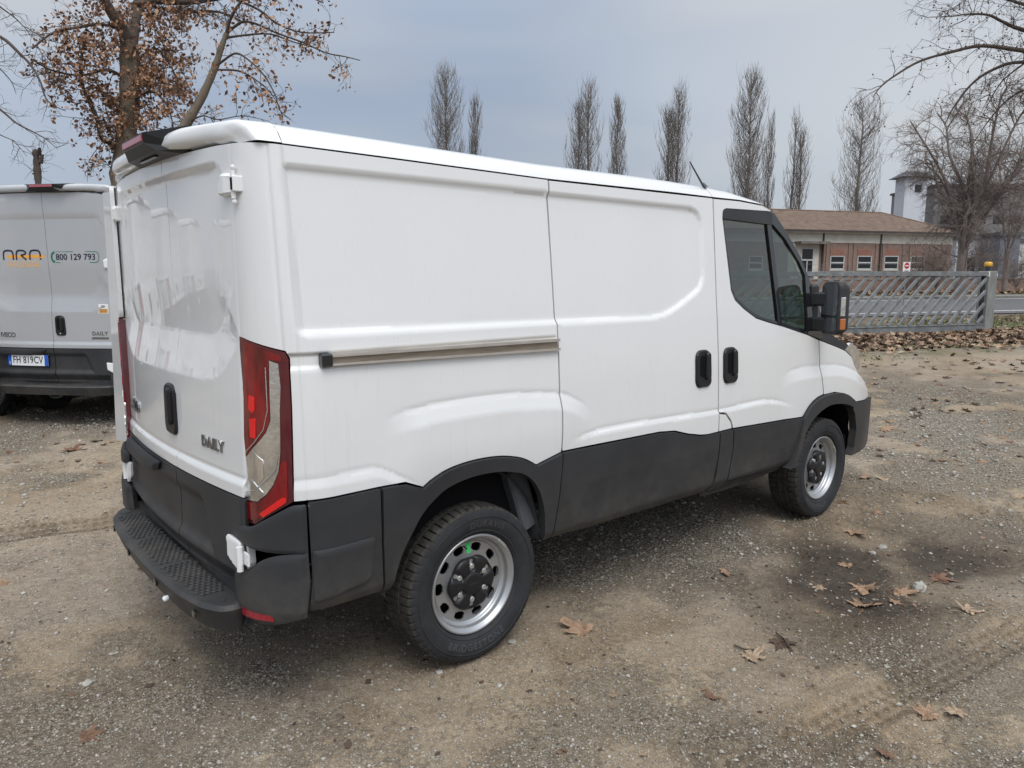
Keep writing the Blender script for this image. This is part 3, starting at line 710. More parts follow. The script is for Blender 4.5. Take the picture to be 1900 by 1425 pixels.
        mb = MB(); mb.tube([(c[0]-.038, c[1], .612), (c[0]-.038, c[1], .702)], .012, 10); mb.build('hinge_pin', hinge_white, h)
        mb = MB(); mb.obox((c[0]-.022, c[1]-ug*.022, .66), (.004, 0, 0), (0, .022, 0), (0, 0, .022)); mb.build('hinge_knuckle', hinge_white, h)
        solid_on('hinge_bracket', FB, [(-1.030, .712), (-.990, .708), (-.985, .630), (-1.0, .598), (-1.030, .605)], -.02, .008, hinge_white, h, edge=.003)
        rf = [(-1.022, .470), (-.88, .478), (-.876, .438), (-1.015, .428)]
        solid_on('corner_reflector', sideF(sgn, .030, False, zf), rf, -.01, .010, dull_red, root, edge=.004)
    # sliding door rail on the kerb side
    F = sideF(-1, -.010, False, zf)
    def along(s0, s1, z, h, n=24):
        V = np.stack([np.linspace(s0, s1, n), np.linspace(z[0], z[1], n)], 1); P, Nn = F(V); return P+Nn*h
    def strip(za, zb, h0, h1, name, mat, par, s0=-.645, s1=.464):
        a, b = along(s0, s1, za, h0), along(s0, s1, za, h1); c, d = along(s0, s1, zb, h1), along(s0, s1, zb, h0); n = len(a)
        v = np.concatenate([a, b, c, d]); f = [(k*n+i, k*n+i+1, ((k+1) % 4)*n+i+1, ((k+1) % 4)*n+i) for k in range(4) for i in range(n-1)]+[(0, n, 2*n, 3*n), (n-1, 4*n-1, 3*n-1, 2*n-1)]
        return mesh(name, v, f, mat, par)
    rail = strip((1.388, 1.381), (1.376, 1.368), .0, .030, 'sliding_door_rail', alu, root)
    strip((1.376, 1.368), (1.353, 1.337), .0, .010, 'rail_groove', rail_dark, rail); strip((1.354, 1.338), (1.346, 1.328), .0, .030, 'rail_lip', alu, rail)
    mb = MB(); P, Nn = F(np.array([[-.662, 1.368]])); mb.box((-.685, P[0][1]-.034, 1.344), (-.643, P[0][1]+.004, 1.392), .006); mb.build('rail_end_cap', gloss_black, rail)

    # painted post behind the far door edge
    def JF(V, G=rearF(-.002, False, zf)):
        P, Nn = G(V); P = P.copy(); P[:, 0] -= .52*np.maximum(0, -V[:, 0]-.80); return P, Nn
    panel('door_jamb', [(-.93, .80), (-.775, .80), (-.775, 2.08), (-.90, 2.08)], JF, paint_m, root, .03, 0, 0)
    # rear doors
    bot = .874
    FR = rearF(0, True, zf)
    for dname, u0, u1 in (('rear_door', -.795, seam-.0025), ('rear_door', seam+.0025, .795)):
        left = u0 < -.5
        e = lambda z: (.797+.030*float(ss(z, 1.2, 2.1)))
        if left: poly = [(-e(2.10), 2.100), (-e(1.7), 1.7), (-e(1.3), 1.3), (-.795, bot), (u1, bot), (u1, 2.112)]+[(u, 2.112-.012*(u/.82)**4) for u in (-.1, -.4, -.7)]
        else: poly = [(u0, 2.112)]+[(u0, bot), (.795, bot), (e(1.3), 1.3), (e(1.7), 1.7), (e(2.10), 2.100)]+[(u, 2.112-.012*(u/.82)**4) for u in (.7, .4)]
        rd = panel(dname, poly, FR, paint_m, root, .013 if not silver else .018, .0, .02, creases=[RIN+RIN[:1]])
        # upper hinge strap on the door edge
        sg = -1 if left else 1
        FH = rearF(0, True, zf); zh = 1.965 if not silver else 1.68
        hg = solid_on('upper_hinge', FH, [(sg*.728, zh-.030), (sg*.724, zh+.030), (sg*.76, zh+.042), (sg*.822, zh+.036), (sg*.822, zh-.032), (sg*.76, zh-.036)], -.01, .024, hinge_white, root, edge=.010)
        PP, NN = FH(np.array([[sg*.825, zh]])); c = PP[0]; mb = MB(); mb.tube([(c[0]-.022, c[1], c[2]-.046), (c[0]-.022, c[1], c[2]+.046)], .008, n=12); mb.box((c[0]-.030, c[1]-sg*.0, c[2]-.024), (c[0]+.02, c[1]-sg*.020, c[2]+.028), .003); mb.build('hinge_knuckle', hinge_white, hg)
        mb = MB(); mb.box((c[0]-.0325, c[1]-sg*.013, c[2]-.018), (c[0]-.028, c[1]-sg*.001, c[2]+.022)); mb.build('hinge_gap', dark_void, hg)
        for dz in (-.056, .056):
            mb = MB(); mb.tube([(c[0]-.020, c[1], c[2]+dz-.008), (c[0]-.020, c[1], c[2]+dz), (c[0]-.020, c[1], c[2]+dz+.008)], [.005, .010, .005], n=10); mb.build('hinge_bolt', hinge_white, hg)
        # unpainted lower door
        lo = .500
        poly = [(u0+.002, bot-.006), (u0+.002, lo), (u1-.002, lo), (u1-.002, bot-.006)]
        def CF(V, zf=zf):
            pl = roundpoly([(-.62, .812), (.46, .812), (.55, .60), (-.70, .60)], .03)
            def B(W):
                u, z = W[:, 0], W[:, 1]; d = sdf(W, pl); h = .014-.016*np.clip(-d/.03, 0, 1)-.040*np.clip((.585-z)/.06, 0, 1)-.012*ss(np.abs(u), .775, .80)
                return np.stack([Xr(u, z)-h, -u, z], 1)
            P = B(V); ep = 2e-3; du = B(V+[ep, 0])-B(V-[ep, 0]); dv = B(V+[0, ep])-B(V-[0, ep]); Nn = np.cross(du, dv); Nn /= np.linalg.norm(Nn, axis=1)[:, None]; return P, Nn
        panel('rear_door_cladding', poly, CF, black_plastic, root, .02, 0, .02)
        last = rd
        if left: rd_left = rd
    rd_right = last
    V0 = rearF(.016, False, zf)
    # number-plate lamp housing on the left door
    moulding('plate_lamp_housing', V0, roundpoly([(-.67, .862), (-.01, .862), (-.05, .812), (-.22, .790), (-.62, .790)], .02), .034, .030, black_plastic, root, res=.012)

    # roof: crown, gutter-side radius and nose slope
    ny = 41; nx = 70
    def roofpt(x, t):             # t in [-1,1] across
        zs = np.interp(x, [-.82, -.35, .47, 1.4, 1.70, 1.963, 2.199, 2.315, 2.36], [2.105, 2.099, 2.086, 2.090, 2.088, 2.089, 2.078, 2.048, 2.03])
        w = float(hw(zs))-.001
        rise = np.interp(x, [-.82, 1.2, 1.70, 1.9, 2.12, 2.28, 2.36], [.098, .092, .083, .072, .048, .026, .016])
        a = abs(t); prof = np.interp(a, [0, .55, .80, .86, .90, .94, .97, .99, 1.0], [1.0, .97, .90, .86, .78, .62, .38, .16, 0])
        # two shallow pressed ribs and the raised centre
        rb = .006*(ss(a, .79, .80)*(1-ss(a, .825, .835)))
        return (x, -t*w, zs+rise*prof-rb)
    ts = np.concatenate([-np.array([1, .995, .985, .97, .955, .94, .92, .90, .88, .86, .845, .835, .825, .80, .79, .75, .65, .5, .3, .1]), [0], np.array([.1, .3, .5, .65, .75, .79, .80, .825, .835, .845, .86, .88, .90, .92, .94, .955, .97, .985, .995, 1])])
    def roof_piece(name, x0, x1, n, par=root):
        v = []; 
        for x in np.linspace(x0, x1, n):
            for t in ts: v.append(roofpt(x, t))
        m = len(ts); f = np.array([(i*m+j, i*m+j+1, (i+1)*m+j+1, (i+1)*m+j) for i in range(n-1) for j in range(m-1)])
        v = np.array(v)
        if zf is not None: v[:, 2] = zf(v[:, 2])
        # turned-down edge
        o = mesh(name, v, f[:, ::-1], paint_m, par, smooth=True); o.data.flip_normals(); return o
    roof_piece('roof', -.755, 1.701, 40); roof_piece('cab_roof', 1.704, 2.345, 24)
    # rear roof cap with its overhang, and the high brake light
    mcap = []; prof = []
    us = np.linspace(-1, 1, 49); nx = 13
    for i, q in enumerate(np.linspace(0, 1, nx)):
        for t in us:
            a = abs(t); u = t*.86; zs = 2.106
            xe = float(Xr(t*.80, 2.12))-.002-.052*float(1-ss(a, .50, .86))+.03*ss(a, .93, 1.0)     # rear lip
            x = -.757+(xe+.757)*(1-(1-q)**1.4 if q < 1 else 1)
            y0 = -float(hw(2.11))*t*(1 if q < .6 else 1-.11*float(ss(q, .6, 1.0)))
            crown = .100*np.interp(a, [0, .55, .80, .86, .90, .94, .97, .99, 1.0], [1.0, .97, .90, .86, .78, .62, .38, .16, 0])
            drop = np.interp(q, [0, .55, .8, .93, 1.0], [0, .003, .014, .034, .062])
            z = zs+max(0.0, crown-drop*(crown/.09 if a > .8 else 1))
            mcap.append((x, y0, z))
    m = len(us); f = [(i*m+j, i*m+j+1, (i+1)*m+j+1, (i+1)*m+j) for i in range(nx-1) for j in range(m-1)]
    base = len(mcap)
    for j in range(m): x, y, z = mcap[(nx-1)*m+j]; mcap.append((x+.015, y, min(z-.012, 2.125) if abs(us[j]) < .85 else 2.112))
    f += [((nx-1)*m+j, (nx-1)*m+j+1, base+j+1, base+j) for j in range(m-1)]
    b2 = len(mcap)
    for j in range(m): x, y, z = mcap[base+j]; mcap.append((x+.09, y*.985, 2.118))
    f += [(base+j, base+j+1, b2+j+1, b2+j) for j in range(m-1)]
    v = np.array(mcap)
    if zf is not None: v[:, 2] = zf(v[:, 2])
    cap = mesh('roof_cap', v, np.array(f), paint_m, root, smooth=True)
    bl = MB(); zt = ztop(2.196) if not silver else ztop(2.19)
    T = [(-1.050, .150, zt-.004), (-1.050, -.150, zt-.004), (-.930, -.315, zt+.012), (-.930, .315, zt+.012)]
    Bt = [(-1.045, .142, zt-.040), (-1.045, -.142, zt-.040), (-.930, -.325, zt-.075), (-.930, .325, zt-.075)]
    Md = [(-1.018, .20, zt-.072), (-1.018, -.20, zt-.072), (-.930, -.29, zt-.088), (-.930, .29, zt-.088)]
    bl.add(T+Bt+Md, [(0, 1, 2, 3)[::-1], (0, 1, 5, 4), (1, 2, 6, 5), (2, 3, 7, 6), (3, 0, 4, 7), (4, 5, 9, 8), (5, 6, 10, 9), (7, 4, 8, 11), (8, 9, 10, 11)])
    hb = bl.build('high_brake_light', handle_black, root); hb.location = (.015, -.15, 0)
    mb = MB(); mb.box((-1.053, -.138, zt-.034), (-1.044, .138, zt-.010), .002); mb.build('brake_light_strip', MAT['strip_red'], hb)
    mb = MB(); mb.box((-1.00, -.11, zt-.083), (-.985, .11, zt-.079), .001); mb.build('reverse_camera_cover', gloss_black, hb)
    # rear bumper step with its anti-slip pads
    outer = [(-.885, .755), (-.95, .775), (-1.00, .760), (-1.045, .68), (-1.078, .50), (-1.092, .2), (-1.092, -.2), (-1.078, -.50), (-1.045, -.68), (-1.00, -.760), (-.95, -.775), (-.885, -.755)]
    inner = [(-.888, -.73), (-.892, -.66), (-.905, -.60), (-.912, -.4), (-.915, 0), (-.912, .4), (-.905, .60), (-.892, .66), (-.888, .73)]
    pl = roundpoly(outer, .05, 4)+inner
    zt_, zb = .470, .365
    n = len(pl); o1 = shrink(pl, .012)
    v = [(x, y, zb) for x, y in shrink(pl, .03)]+[(x, y, zt_-.016) for x, y in pl]+[(x, y, zt_) for x, y in o1]
    f = [(k*n+i, k*n+(i+1) % n, (k+1)*n+(i+1) % n, (k+1)*n+i) for k in (0, 1) for i in range(n)]
    from mathutils.geometry import tessellate_polygon
    tri = tessellate_polygon([[Vector((x, y, 0)) for x, y in o1]]); f += [tuple(2*n+i for i in t) for t in tri]+[tuple(t)[::-1] for t in tri]
    step = mesh('rear_step', v, f, black_plastic, root)
    if not silver:
        mb = MB(); nr = 46
        for i in range(nr):
            y = -.60+1.20*i/(nr-1)
            if abs(abs(y)-.20) < .02: continue
            for j in range(6):
                x = -1.055+.022*j+.011*(i % 2)+.018*(y/.6)**2
                if x > -.93 or x < -1.06+.03*(y/.6)**2: continue
                mb.obox((x, y, zt_+.002), (.0085, .004, 0), (-.004, .009, 0), (0, 0, .0045), .003)
        mb.build('tread_pads', black_plastic, step, 'stuff')
        for y in (.68, .2, -.2, -.68):
            mb = MB(); mb.tube([(-.985, y, zt_-.002), (-.985, y, zt_+.0025)], [.030, .029], n=20, smooth=False); mb.build('plug', black_plastic, step)
        for y in (.62, .22, -.22, -.62):
            xs = np.interp(abs(y), [.2, .5, .7], [-1.085, -1.072, -1.045]); mb = MB(); mb.tube([(xs+.005, y, .415), (xs-.0035, y, .415), (xs-.004, y, .415)], [.016, .016, .009], n=16, smooth=False); mb.build('parking_sensor', gloss_black, step)
        mb = MB(); mb.tube([(-1.050, -.30, .376), (-1.072, -.30, .368), (-1.080, -.30, .365)], [.007, .013, .009], n=10); mb.build('sensor_cap', plate_white, step)
    mb = MB(); mb.box((-.915, -.74, .40), (-.80, .74, .50)); mb.build('bumper_core', black_plastic, root)

    # nose: bonnet, windscreen, front face
    def grid(name, fn, us_, vs_, mat, par=root, flip=False, smooth=True):
        v = [fn(a, b) for a in us_ for b in vs_]; m = len(vs_); f = np.array([(i*m+j, i*m+j+1, (i+1)*m+j+1, (i+1)*m+j) for i in range(len(us_)-1) for j in range(m-1)])
        if flip: f = f[:, ::-1]
        v = np.array(v)
        if zf is not None: v[:, 2] = zf(v[:, 2])
        return mesh(name, v, f, mat, par, smooth=smooth)
    def ws(a, t):
        x = 2.345+(2.90-2.345)*a; z = 2.032+(1.29-2.032)*a; w = float(hw(z))-.012; return (x+.18*(1-t*t)*(.3+.7*a), t*w, z+.02*(1-t*t))
    grid('windscreen', ws, np.linspace(0, 1, 12), np.linspace(-1, 1, 15), cab_glass)
    def bn(a, t):
        x = 2.90+(3.62-2.90)*a; z = 1.285-.20*a-.16*a**3; w = float(hw(1.2))-.012-.05*a-.19*a**3; return (x+.26*(1-t*t)*(.4+.6*a), t*w, z+.05*(1-t*t))
    grid('bonnet', bn, np.linspace(0, 1, 12), np.linspace(-1, 1, 15), paint_m)
    def nose(a, t):
        z = .98-.62*a; w = .80-.02*a; return (3.66+.34*(1-t*t)+.06*math.sin(a*3), t*w, z)
    grid('front_grille', nose, np.linspace(0, 1, 8), np.linspace(-1, 1, 15), black_plastic)
    # inner shells: cargo box behind the panel gaps, cab furniture
    mb = MB()
    zc = ztop(2.07)
    for s0, s1 in ((-.78, 1.655),):
        for sg in (-1, 1): mb.box((s0, sg*.84, .60), (s1, sg*.875, zc*.70+.4)); 
        mb.box((s0, -.80, zc*.66), (s1, .84, zc-.03)); mb.box((s0-.02, -.79, .45), (s0+.03, .79, zc-.03)); mb.box((1.63, -.85, .45), (1.66, .85, zc-.02)); mb.box((-.80, -.60, .50), (1.64, .60, .60))
    for sg in (-1, 1):
        mb.box((.52, sg*.90, .46), (1.64, sg*.955, .90)); mb.box((-.70, sg*.90, .84), (-.44, sg*.93, 1.30)); mb.box((.36, sg*.90, .90), (1.65, sg*.93, 1.36)); mb.box((-.44, sg*.88, .95), (.40, sg*.92, 1.36))
    mb.build('body_shell', dark_void, root)
    mb = MB(); mb.box((1.66, -.86, .70), (2.9, .86, .76)); mb.box((2.60, -.84, .76), (3.0, .84, 1.22), .05)
    for sg in (-1, 1): mb.box((1.70, sg*.90, .60), (2.80, sg*.93, 1.26))
    mb.build('cab_interior', cab_trim, root)
    mb = MB(); mb.box((1.662, -.84, .80), (1.668, .84, ztop(2.05))); mb.box((1.68, -.80, ztop(2.07)), (2.25, .80, ztop(2.08))); mb.build('cab_lining', cab_light, root)
    for y in (-.56, .56):
        mb = MB(); mb.box((2.10, y-.26, .95), (2.62, y+.26, 1.10), .05); mb.obox((2.13, y, 1.28), (.07, 0, -.01), (0, .25, 0), (-.03, 0, .26), .05)
        st = mb.build('seat', seat_cloth, root)
        mb = MB(); mb.obox((2.085, y, 1.60), (.05, 0, 0), (0, .15, 0), (-.01, 0, .10), .04); mb.tube([(2.095, y-.05, 1.48), (2.09, y-.05, 1.56)], .008, 6); mb.tube([(2.095, y+.05, 1.48), (2.09, y+.05, 1.56)], .008, 6); mb.build('headrest', seat_cloth, st)
    mb = MB(); mb.lathe([(0, .205), (.015, .215), (.03, .205), (.015, .19), (0, .205)], axis='x', n=28); sw = mb.build('steering_wheel', cab_trim, root); sw.location = (2.46, .45, 1.26); sw.rotation_euler = (0, R(-35), 0)
    # underside
    mb = MB()
    for sg in (-1, 1): mb.box((-.9, sg*.36, .42), (3.3, sg*.44, .56))
    mb.tube([(0, -.78, .345), (0, .78, .345)], .045, 10); mb.tube([(0, -.12, .345), (0, .12, .345)], .13, 12)
    mb.box((.5, -.30, .30), (1.5, .05, .46), .03); mb.tube([(-.9, .50, .34), (2.4, .50, .36)], .035, 8)
    for sg in (-1, 1): mb.box((-.62, sg*.50, .40), (.62, sg*.57, .43)); mb.tube([(0.18, sg*.52, .40), (.30, sg*.55, .78)], .03, 8)
    mb.box((2.3, -.6, .28), (3.4, .6, .45), .05); mb.tube([(3.0, -.76, .345), (3.0, .76, .345)], .04, 8)
    for sg in (-1, 1): mb.box((3.41, sg*.55, .38), (3.44, sg*.93, .84))
    mb.build('chassis', MAT['chassis_black'], root)
    for sg in (-1, 1):
        for cx, rr, zc_, nm in ((-.02, .50, .36, 'rear'), (3.0, .47, .36, 'front')):
            v = []; A = np.linspace(R(2 if nm == 'front' else 10), R(174), 26)
            ya, yb = sg*.955, sg*.58
            for t in A: v += [(cx+rr*math.cos(t)*(.84 if nm == 'rear' else .93), ya, zc_+rr*math.sin(t)), (cx+rr*math.cos(t)*(.84 if nm == 'rear' else .93), yb, zc_+rr*math.sin(t))]
            f = [(2*i, 2*i+1, 2*i+3, 2*i+2) for i in range(len(A)-1)]+[tuple(2*i+1 for i in range(len(A)))]
            mesh('wheel_well', v, f, liner if nm == 'rear' else dark_void, root)
        # bracket plates in the rear arch
        mb = MB(); mb.obox((-.25, sg*.90, .80), (.16, 0, .07), (0, .003, 0), (-.02, 0, .05)); mb.build('arch_bracket', liner, root); mb = MB(); mb.obox((.31, sg*.88, .66), (.05, 0, .02), (0, .05, 0), (-.05, 0, .15), .01); mb.build('arch_bracket', liner, root)
        det = sg < 0 and not silver
        make_wheel(root, (0, sg*.868, .346), sg, sticker=det, spin=0, detail=True if sg < 0 else False)
        make_wheel(root, (3.0, sg*.868, .346), sg, spin=R(17), detail=True if sg < 0 else False)
        # door mirror
        mr = empty('door_mirror', (0, 0, 0), 0, root); zz = 1.445
        mb = MB()
        hs = roundpoly([(-.088, -.168), (.088, -.168), (.088, .168), (-.088, .168)], [.04, .04, .05, .05], 5)
        n = len(hs); rings = [(0.0, .95), (.010, 1.0), (.05, .98), (.08, .88), (.098, .62)]; v = []
        for d, k in rings: v += [(d, y*k*sg*1.0, z*k) for y, z in hs]
        f = [(k*n+i, k*n+(i+1) % n, (k+1)*n+(i+1) % n, (k+1)*n+i) for k in range(len(rings)-1) for i in range(n)]+[tuple(range((len(rings)-1)*n, len(rings)*n)), tuple(range(n-1, -1, -1))]
        Mm = Matrix.Translation((2.72, sg*1.098, zz+.012)) @ Matrix.Rotation(sg*R(27), 4, 'Z')
        mb.add([tuple(Mm @ Vector(q)) for q in v], f, True); hh = mb.build('mirror_housing', black_plastic, mr)
        def pl_(name, poly, d, mat):
            mb = MB(); mb.add([tuple(Mm @ Vector((d, y*sg, z))) for y, z in poly], [tuple(range(len(poly)))]); mb.build(name, mat, mr)
        pl_('mirror_glass', roundpoly([(-.072, -.045), (.072, -.045), (.072, .150), (-.072, .150)], .025), -.002, mirror_glass)
        pl_('wide_angle_glass', roundpoly([(-.072, -.150), (.072, -.150), (.072, -.060), (-.072, -.060)], .025), -.002, mirror_glass)
        MM = Mm if sg > 0 else Mm @ Matrix.Scale(-1, 4, (0, 1, 0))
        mb = MB(); mb.box((.012, .080, -.050), (.050, .0895, .070), .004, MM); mb.build('marker_lens', clear_lens, mr)
        mb = MB(); mb.box((.012, .078, -.135), (.058, .0905, -.062), .006, MM); mb.build('turn_signal', amber, mr)
        mb = MB()
        for dz, hgt in ((.065, .045), (-.095, .045)):
            mb.obox((2.765, sg*1.0, zz+dz), (.028, 0, 0), (0, .08, 0), (0, 0, hgt), .012)
        mb.obox((2.775, sg*.955, zz-.03), (.04, 0, 0), (0, .025, 0), (0, 0, .19), .015)
        mb.build('mirror_arm', black_plastic, mr)
    # whip aerial
    mb = MB(); mb.tube([(1.705, -.86, 2.14), (1.700, -.84, 2.165)], [.014, .009], 8); mb.tube([(1.70, -.84, 2.16), (1.58, -.84, 2.27)], [.006, .004], 6)
    if not silver: mb.build('aerial', gloss_black, root)
    return root, rd_left, rd_right
pmat('strip_red', (.38, .09, .11), .35, coat=.5)
pmat('chassis_black', (.02, .021, .024), .8, var=.4, vscale=8.)

van, vdl, vdr = make_van('white short delivery van with black lower cladding, seen from its rear corner', 'delivery vans parked in the yard', white_paint)
_F = rearF(0, True)
handle_on(_F, (.118, 1.112), .215, .135, vdl)
gv, gf = glyphs('DAILY', .060, .006, 1.22, bold=.0016); decal_on('model_badge', _F, gv, gf, badge_chrome, vdr, .0, (.545, 1.030), 1.0, .006)
gv, gf = glyphs('IVECO', .074, .006, 1.0, bold=.004); decal_on('maker_badge', _F, gv, gf, badge_chrome, vdl, .0, (-.575, 1.030), 1.0, .008)
# ------------------------------------------------------------------ ground
def vnoise(x, y, seed=0):
    xi = np.floor(x).astype(np.int64); yi = np.floor(y).astype(np.int64); xf = x-xi; yf = y-yi
    def h(a, b):
        n = (a*374761393+b*668265263+seed*974634721) & 0xffffffff; n = ((n ^ (n >> 13))*1274126177) & 0xffffffff
        return ((n ^ (n >> 16)) & 0xffff)/65535.0
    u = xf*xf*(3-2*xf); v = yf*yf*(3-2*yf)
    return (h(xi, yi)*(1-u)+h(xi+1, yi)*u)*(1-v)+(h(xi, yi+1)*(1-u)+h(xi+1, yi+1)*u)*v
def fbm(x, y, sc, oct=4, seed=0):
    r = 0; a = .5
    for k in range(oct): r = r+a*vnoise(x*sc, y*sc, seed+k*17); sc *= 2.03; a *= .5
    return r/(1-.5**oct)
SU = np.array([math.cos(R(-22)), math.sin(R(-22))]); SV = np.array([-SU[1], SU[0]])      # along the street / away from the yard
GP = ground_at(1822, 613)[:2]                                                           # foot of the gate post
def street(a, b, z=0.0): q = GP+SU*a+SV*b; return np.array([q[0], q[1], z])
def blob(x, y, c, rx, ry, rot=0.0):
    dx, dy = x-c[0], y-c[1]; a = dx*math.cos(rot)+dy*math.sin(rot); b = -dx*math.sin(rot)+dy*math.cos(rot)
    return np.exp(-((a/rx)**2+(b/ry)**2))
def gpx(*p): return ground_at(*p)[:2]
MUD = gpx(1635, 1058)
def line_d(x, y, a, b):
    a, b = np.array(a), np.array(b); ab = b-a; l2 = ab@ab; t = ((x-a[0])*ab[0]+(y-a[1])*ab[1])/l2
    tc_ = np.clip(t, 0, 1); return np.hypot(x-a[0]-tc_*ab[0], y-a[1]-tc_*ab[1]), t*math.sqrt(l2), ((x-a[0])*ab[1]-(y-a[1])*ab[0])/math.sqrt(l2)
TR1 = (gpx(-300, 1035), gpx(260, 958)); TR2 = (gpx(1400, 1425), gpx(1900, 1165)); TR3 = (gpx(1560, 890), gpx(1950, 985)); TR4 = (gpx(-200, 905), gpx(240, 850))
def masks(x, y):
    n1_ = fbm(x, y, .55, 4, 3); n2_ = fbm(x, y, 2.1, 4, 9)
    g = ss(n1_*.65+n2_*.35, .46, .62)*.75
    for px, rx, ry, k in (((1790, 780), 4.2, 2.6, 1.0), ((120, 1330), .9, .8, .6), ((1640, 1175), 1.5, .30, .75), ((1800, 1370), .8, .7, .6), ((430, 1190), .6, .35, .4), ((1100, 1075), .8, .22, .5), ((900, 1420), .7, .35, .35), ((100, 760), 1.6, .8, .4), ((100, 990), 1.0, .4, .35)):
        g = np.maximum(g, k*blob(x, y, gpx(*px), rx, ry, R(20))*ss(n2_, .30, .52))
    mud = np.clip(blob(x, y, MUD, .92, .50, R(-12))*1.5*(.55+.9*n2_), 0, 1)*(.45+.55*ss(n2_, .30, .55))
    brown = ss(fbm(x, y, .9, 3, 31), .48, .66)
    for px, rx, ry in (((1000, 1260), 1.3, .7), ((100, 900), 2.2, .9), ((1700, 920), 2.0, .5)):
        brown = np.maximum(brown, blob(x, y, gpx(*px), rx, ry, R(15))); 
    g = g*(1-.75*mud)*(1-.55*blob(x, y, gpx(1000, 1260), 1.2, .5, 0))
    a = (x-GP[0])*SU[0]+(y-GP[1])*SU[1]; b = (x-GP[0])*SV[0]+(y-GP[1])*SV[1]
    edge = ss(b, -5.5+1.6*(n1_-.5)*2, -3.2)                         # weeds and soil by the gate
    far = ss(b, 2., 3.)
    moss = edge*ss(n2_, .45, .62)*(1-far)
    return g, mud, brown, moss, edge, a, b
def gheight(x, y):
    g, mud, brown, moss, edge, a, b = masks(x, y)
    h = (fbm(x, y, .7, 3, 5)-.5)*.06+(fbm(x, y, 4.5, 4, 8)-.5)*.028+(fbm(x, y, 24., 3, 12)-.5)*.012*(.6+g)
    for (p, q), w, dep in ((TR1, .20, .026), (TR2, .10, .014), (TR3, .13, .016), (TR4, .16, .012)):
        d, t, sgd = line_d(x, y, p, q); m = 1-ss(d, w*.7, w*1.15)
        lug = .5+.5*np.sin(t*2*math.pi/.055+np.abs(sgd)*40); rib = .5+.5*np.cos(sgd/w*2*math.pi*2.0)
        h = h-m*dep*1.5*(.45+.40*rib+.25*lug)+dep*.9*np.exp(-((d-w*1.25)/.05)**2)
    h = h-.045*blob(x, y, MUD, .9, .5, R(10))
    # flat where the wheels of the vans stand
    for wx, wy in ((0, -.87), (3, -.87), (0, .87), (3, .87)):
        k = np.exp(-(((x-wx)/.30)**2+((y-wy)/.24)**2)); h = h*(1-k)-.004*k
    r = np.hypot(x-CAM[0], y-CAM[1]); h = h*(1-ss(r, 25, 60))*(1-ss(b, 4.5, 6.5))
    return h
az = np.concatenate([np.linspace(-58, 58, 620), np.linspace(58, 302, 62)[1:-1]]); az = YAW+np.radians(az)
rr = np.concatenate([[0.02, .6, 1.2], np.geomspace(1.6, 12, 500), np.geomspace(12.1, 900, 150)])
gx = CAM[0]+rr[:, None]*np.cos(az)[None]; gy = CAM[1]+rr[:, None]*np.sin(az)[None]
gz = gheight(gx, gy)
na = len(az); idx = np.arange(gx.size).reshape(gx.shape)
f = np.stack([idx[:-1], idx[1:], np.roll(idx, -1, 1)[1:], np.roll(idx, -1, 1)[:-1]], -1).reshape(-1, 4)
gmat = bpy.data.materials.new('yard_ground'); gmat.use_nodes = True; t = gmat.node_tree; b = t.nodes['Principled BSDF']
ground = mesh('ground', np.stack([gx, gy, gz], -1).reshape(-1, 3), f, gmat, None, smooth=True); tag(ground, kind='structure')
g, mud, brown, moss, edge, a_, b_ = masks(gx.ravel(), gy.ravel())
damp = np.clip(ss(fbm(gx.ravel()*.35+gy.ravel()*.12, gy.ravel()-gx.ravel()*.3, .9, 4, 71), .50, .68)*.8, 0, 1)
for (p_, q_), w_ in ((TR2, .30), (TR3, .32), (TR1, .22), ((gpx(1450, 990), gpx(1950, 1050)), .35), ((gpx(600, 1330), gpx(1250, 1180)), .28)):
    d_, _t, _s = line_d(gx.ravel(), gy.ravel(), p_, q_); damp = np.maximum(damp, .9*(1-ss(d_, w_*.4, w_*1.2))*ss(fbm(gx.ravel(), gy.ravel(), 2.6, 3, 81), .35, .6))
rut = np.zeros(gx.size)  # colour mask for the grooves: painted shadow together with moist soil
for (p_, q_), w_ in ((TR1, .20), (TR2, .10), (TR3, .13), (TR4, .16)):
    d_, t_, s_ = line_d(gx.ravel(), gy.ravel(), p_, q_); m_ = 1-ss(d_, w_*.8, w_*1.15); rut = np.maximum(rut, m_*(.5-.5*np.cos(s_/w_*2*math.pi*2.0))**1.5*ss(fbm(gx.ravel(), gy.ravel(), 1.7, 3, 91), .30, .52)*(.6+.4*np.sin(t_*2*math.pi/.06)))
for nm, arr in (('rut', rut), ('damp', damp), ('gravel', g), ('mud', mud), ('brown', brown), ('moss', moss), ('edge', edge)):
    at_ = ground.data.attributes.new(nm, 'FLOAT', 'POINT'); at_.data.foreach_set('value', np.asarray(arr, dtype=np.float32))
def attr(nm): n = N(t, 'ShaderNodeAttribute', attribute_name=nm); return n.outputs['Fac']
co = N(t, 'ShaderNodeTexCoord').outputs['Object']
def nz_(sc, det=5., ro=.6): n = N(t, 'ShaderNodeTexNoise', ins={'Scale': sc, 'Detail': det, 'Roughness': ro}); L(t, co, n.inputs[0]); return n.outputs[0]
def vor(sc, out='Color', feat='F1', rnd=1.0): n = N(t, 'ShaderNodeTexVoronoi', feature=feat, ins={'Scale': sc, 'Randomness': rnd}); L(t, co, n.inputs['Vector']); return n.outputs[out]
d1 = ramp(t, [(.30, (.150, .122, .094)), (.50, (.228, .190, .150)), (.74, (.30, .258, .208))]); L(t, nz_(2.6, 12, .74), d1.inputs[0])
d2 = ramp(t, [(.3, (.195, .155, .112)), (.7, (.285, .235, .174))]); L(t, nz_(5., 8, .65), d2.inputs[0])
dirt = mixc(t, attr('brown'), d1.outputs[0], d2.outputs[0])
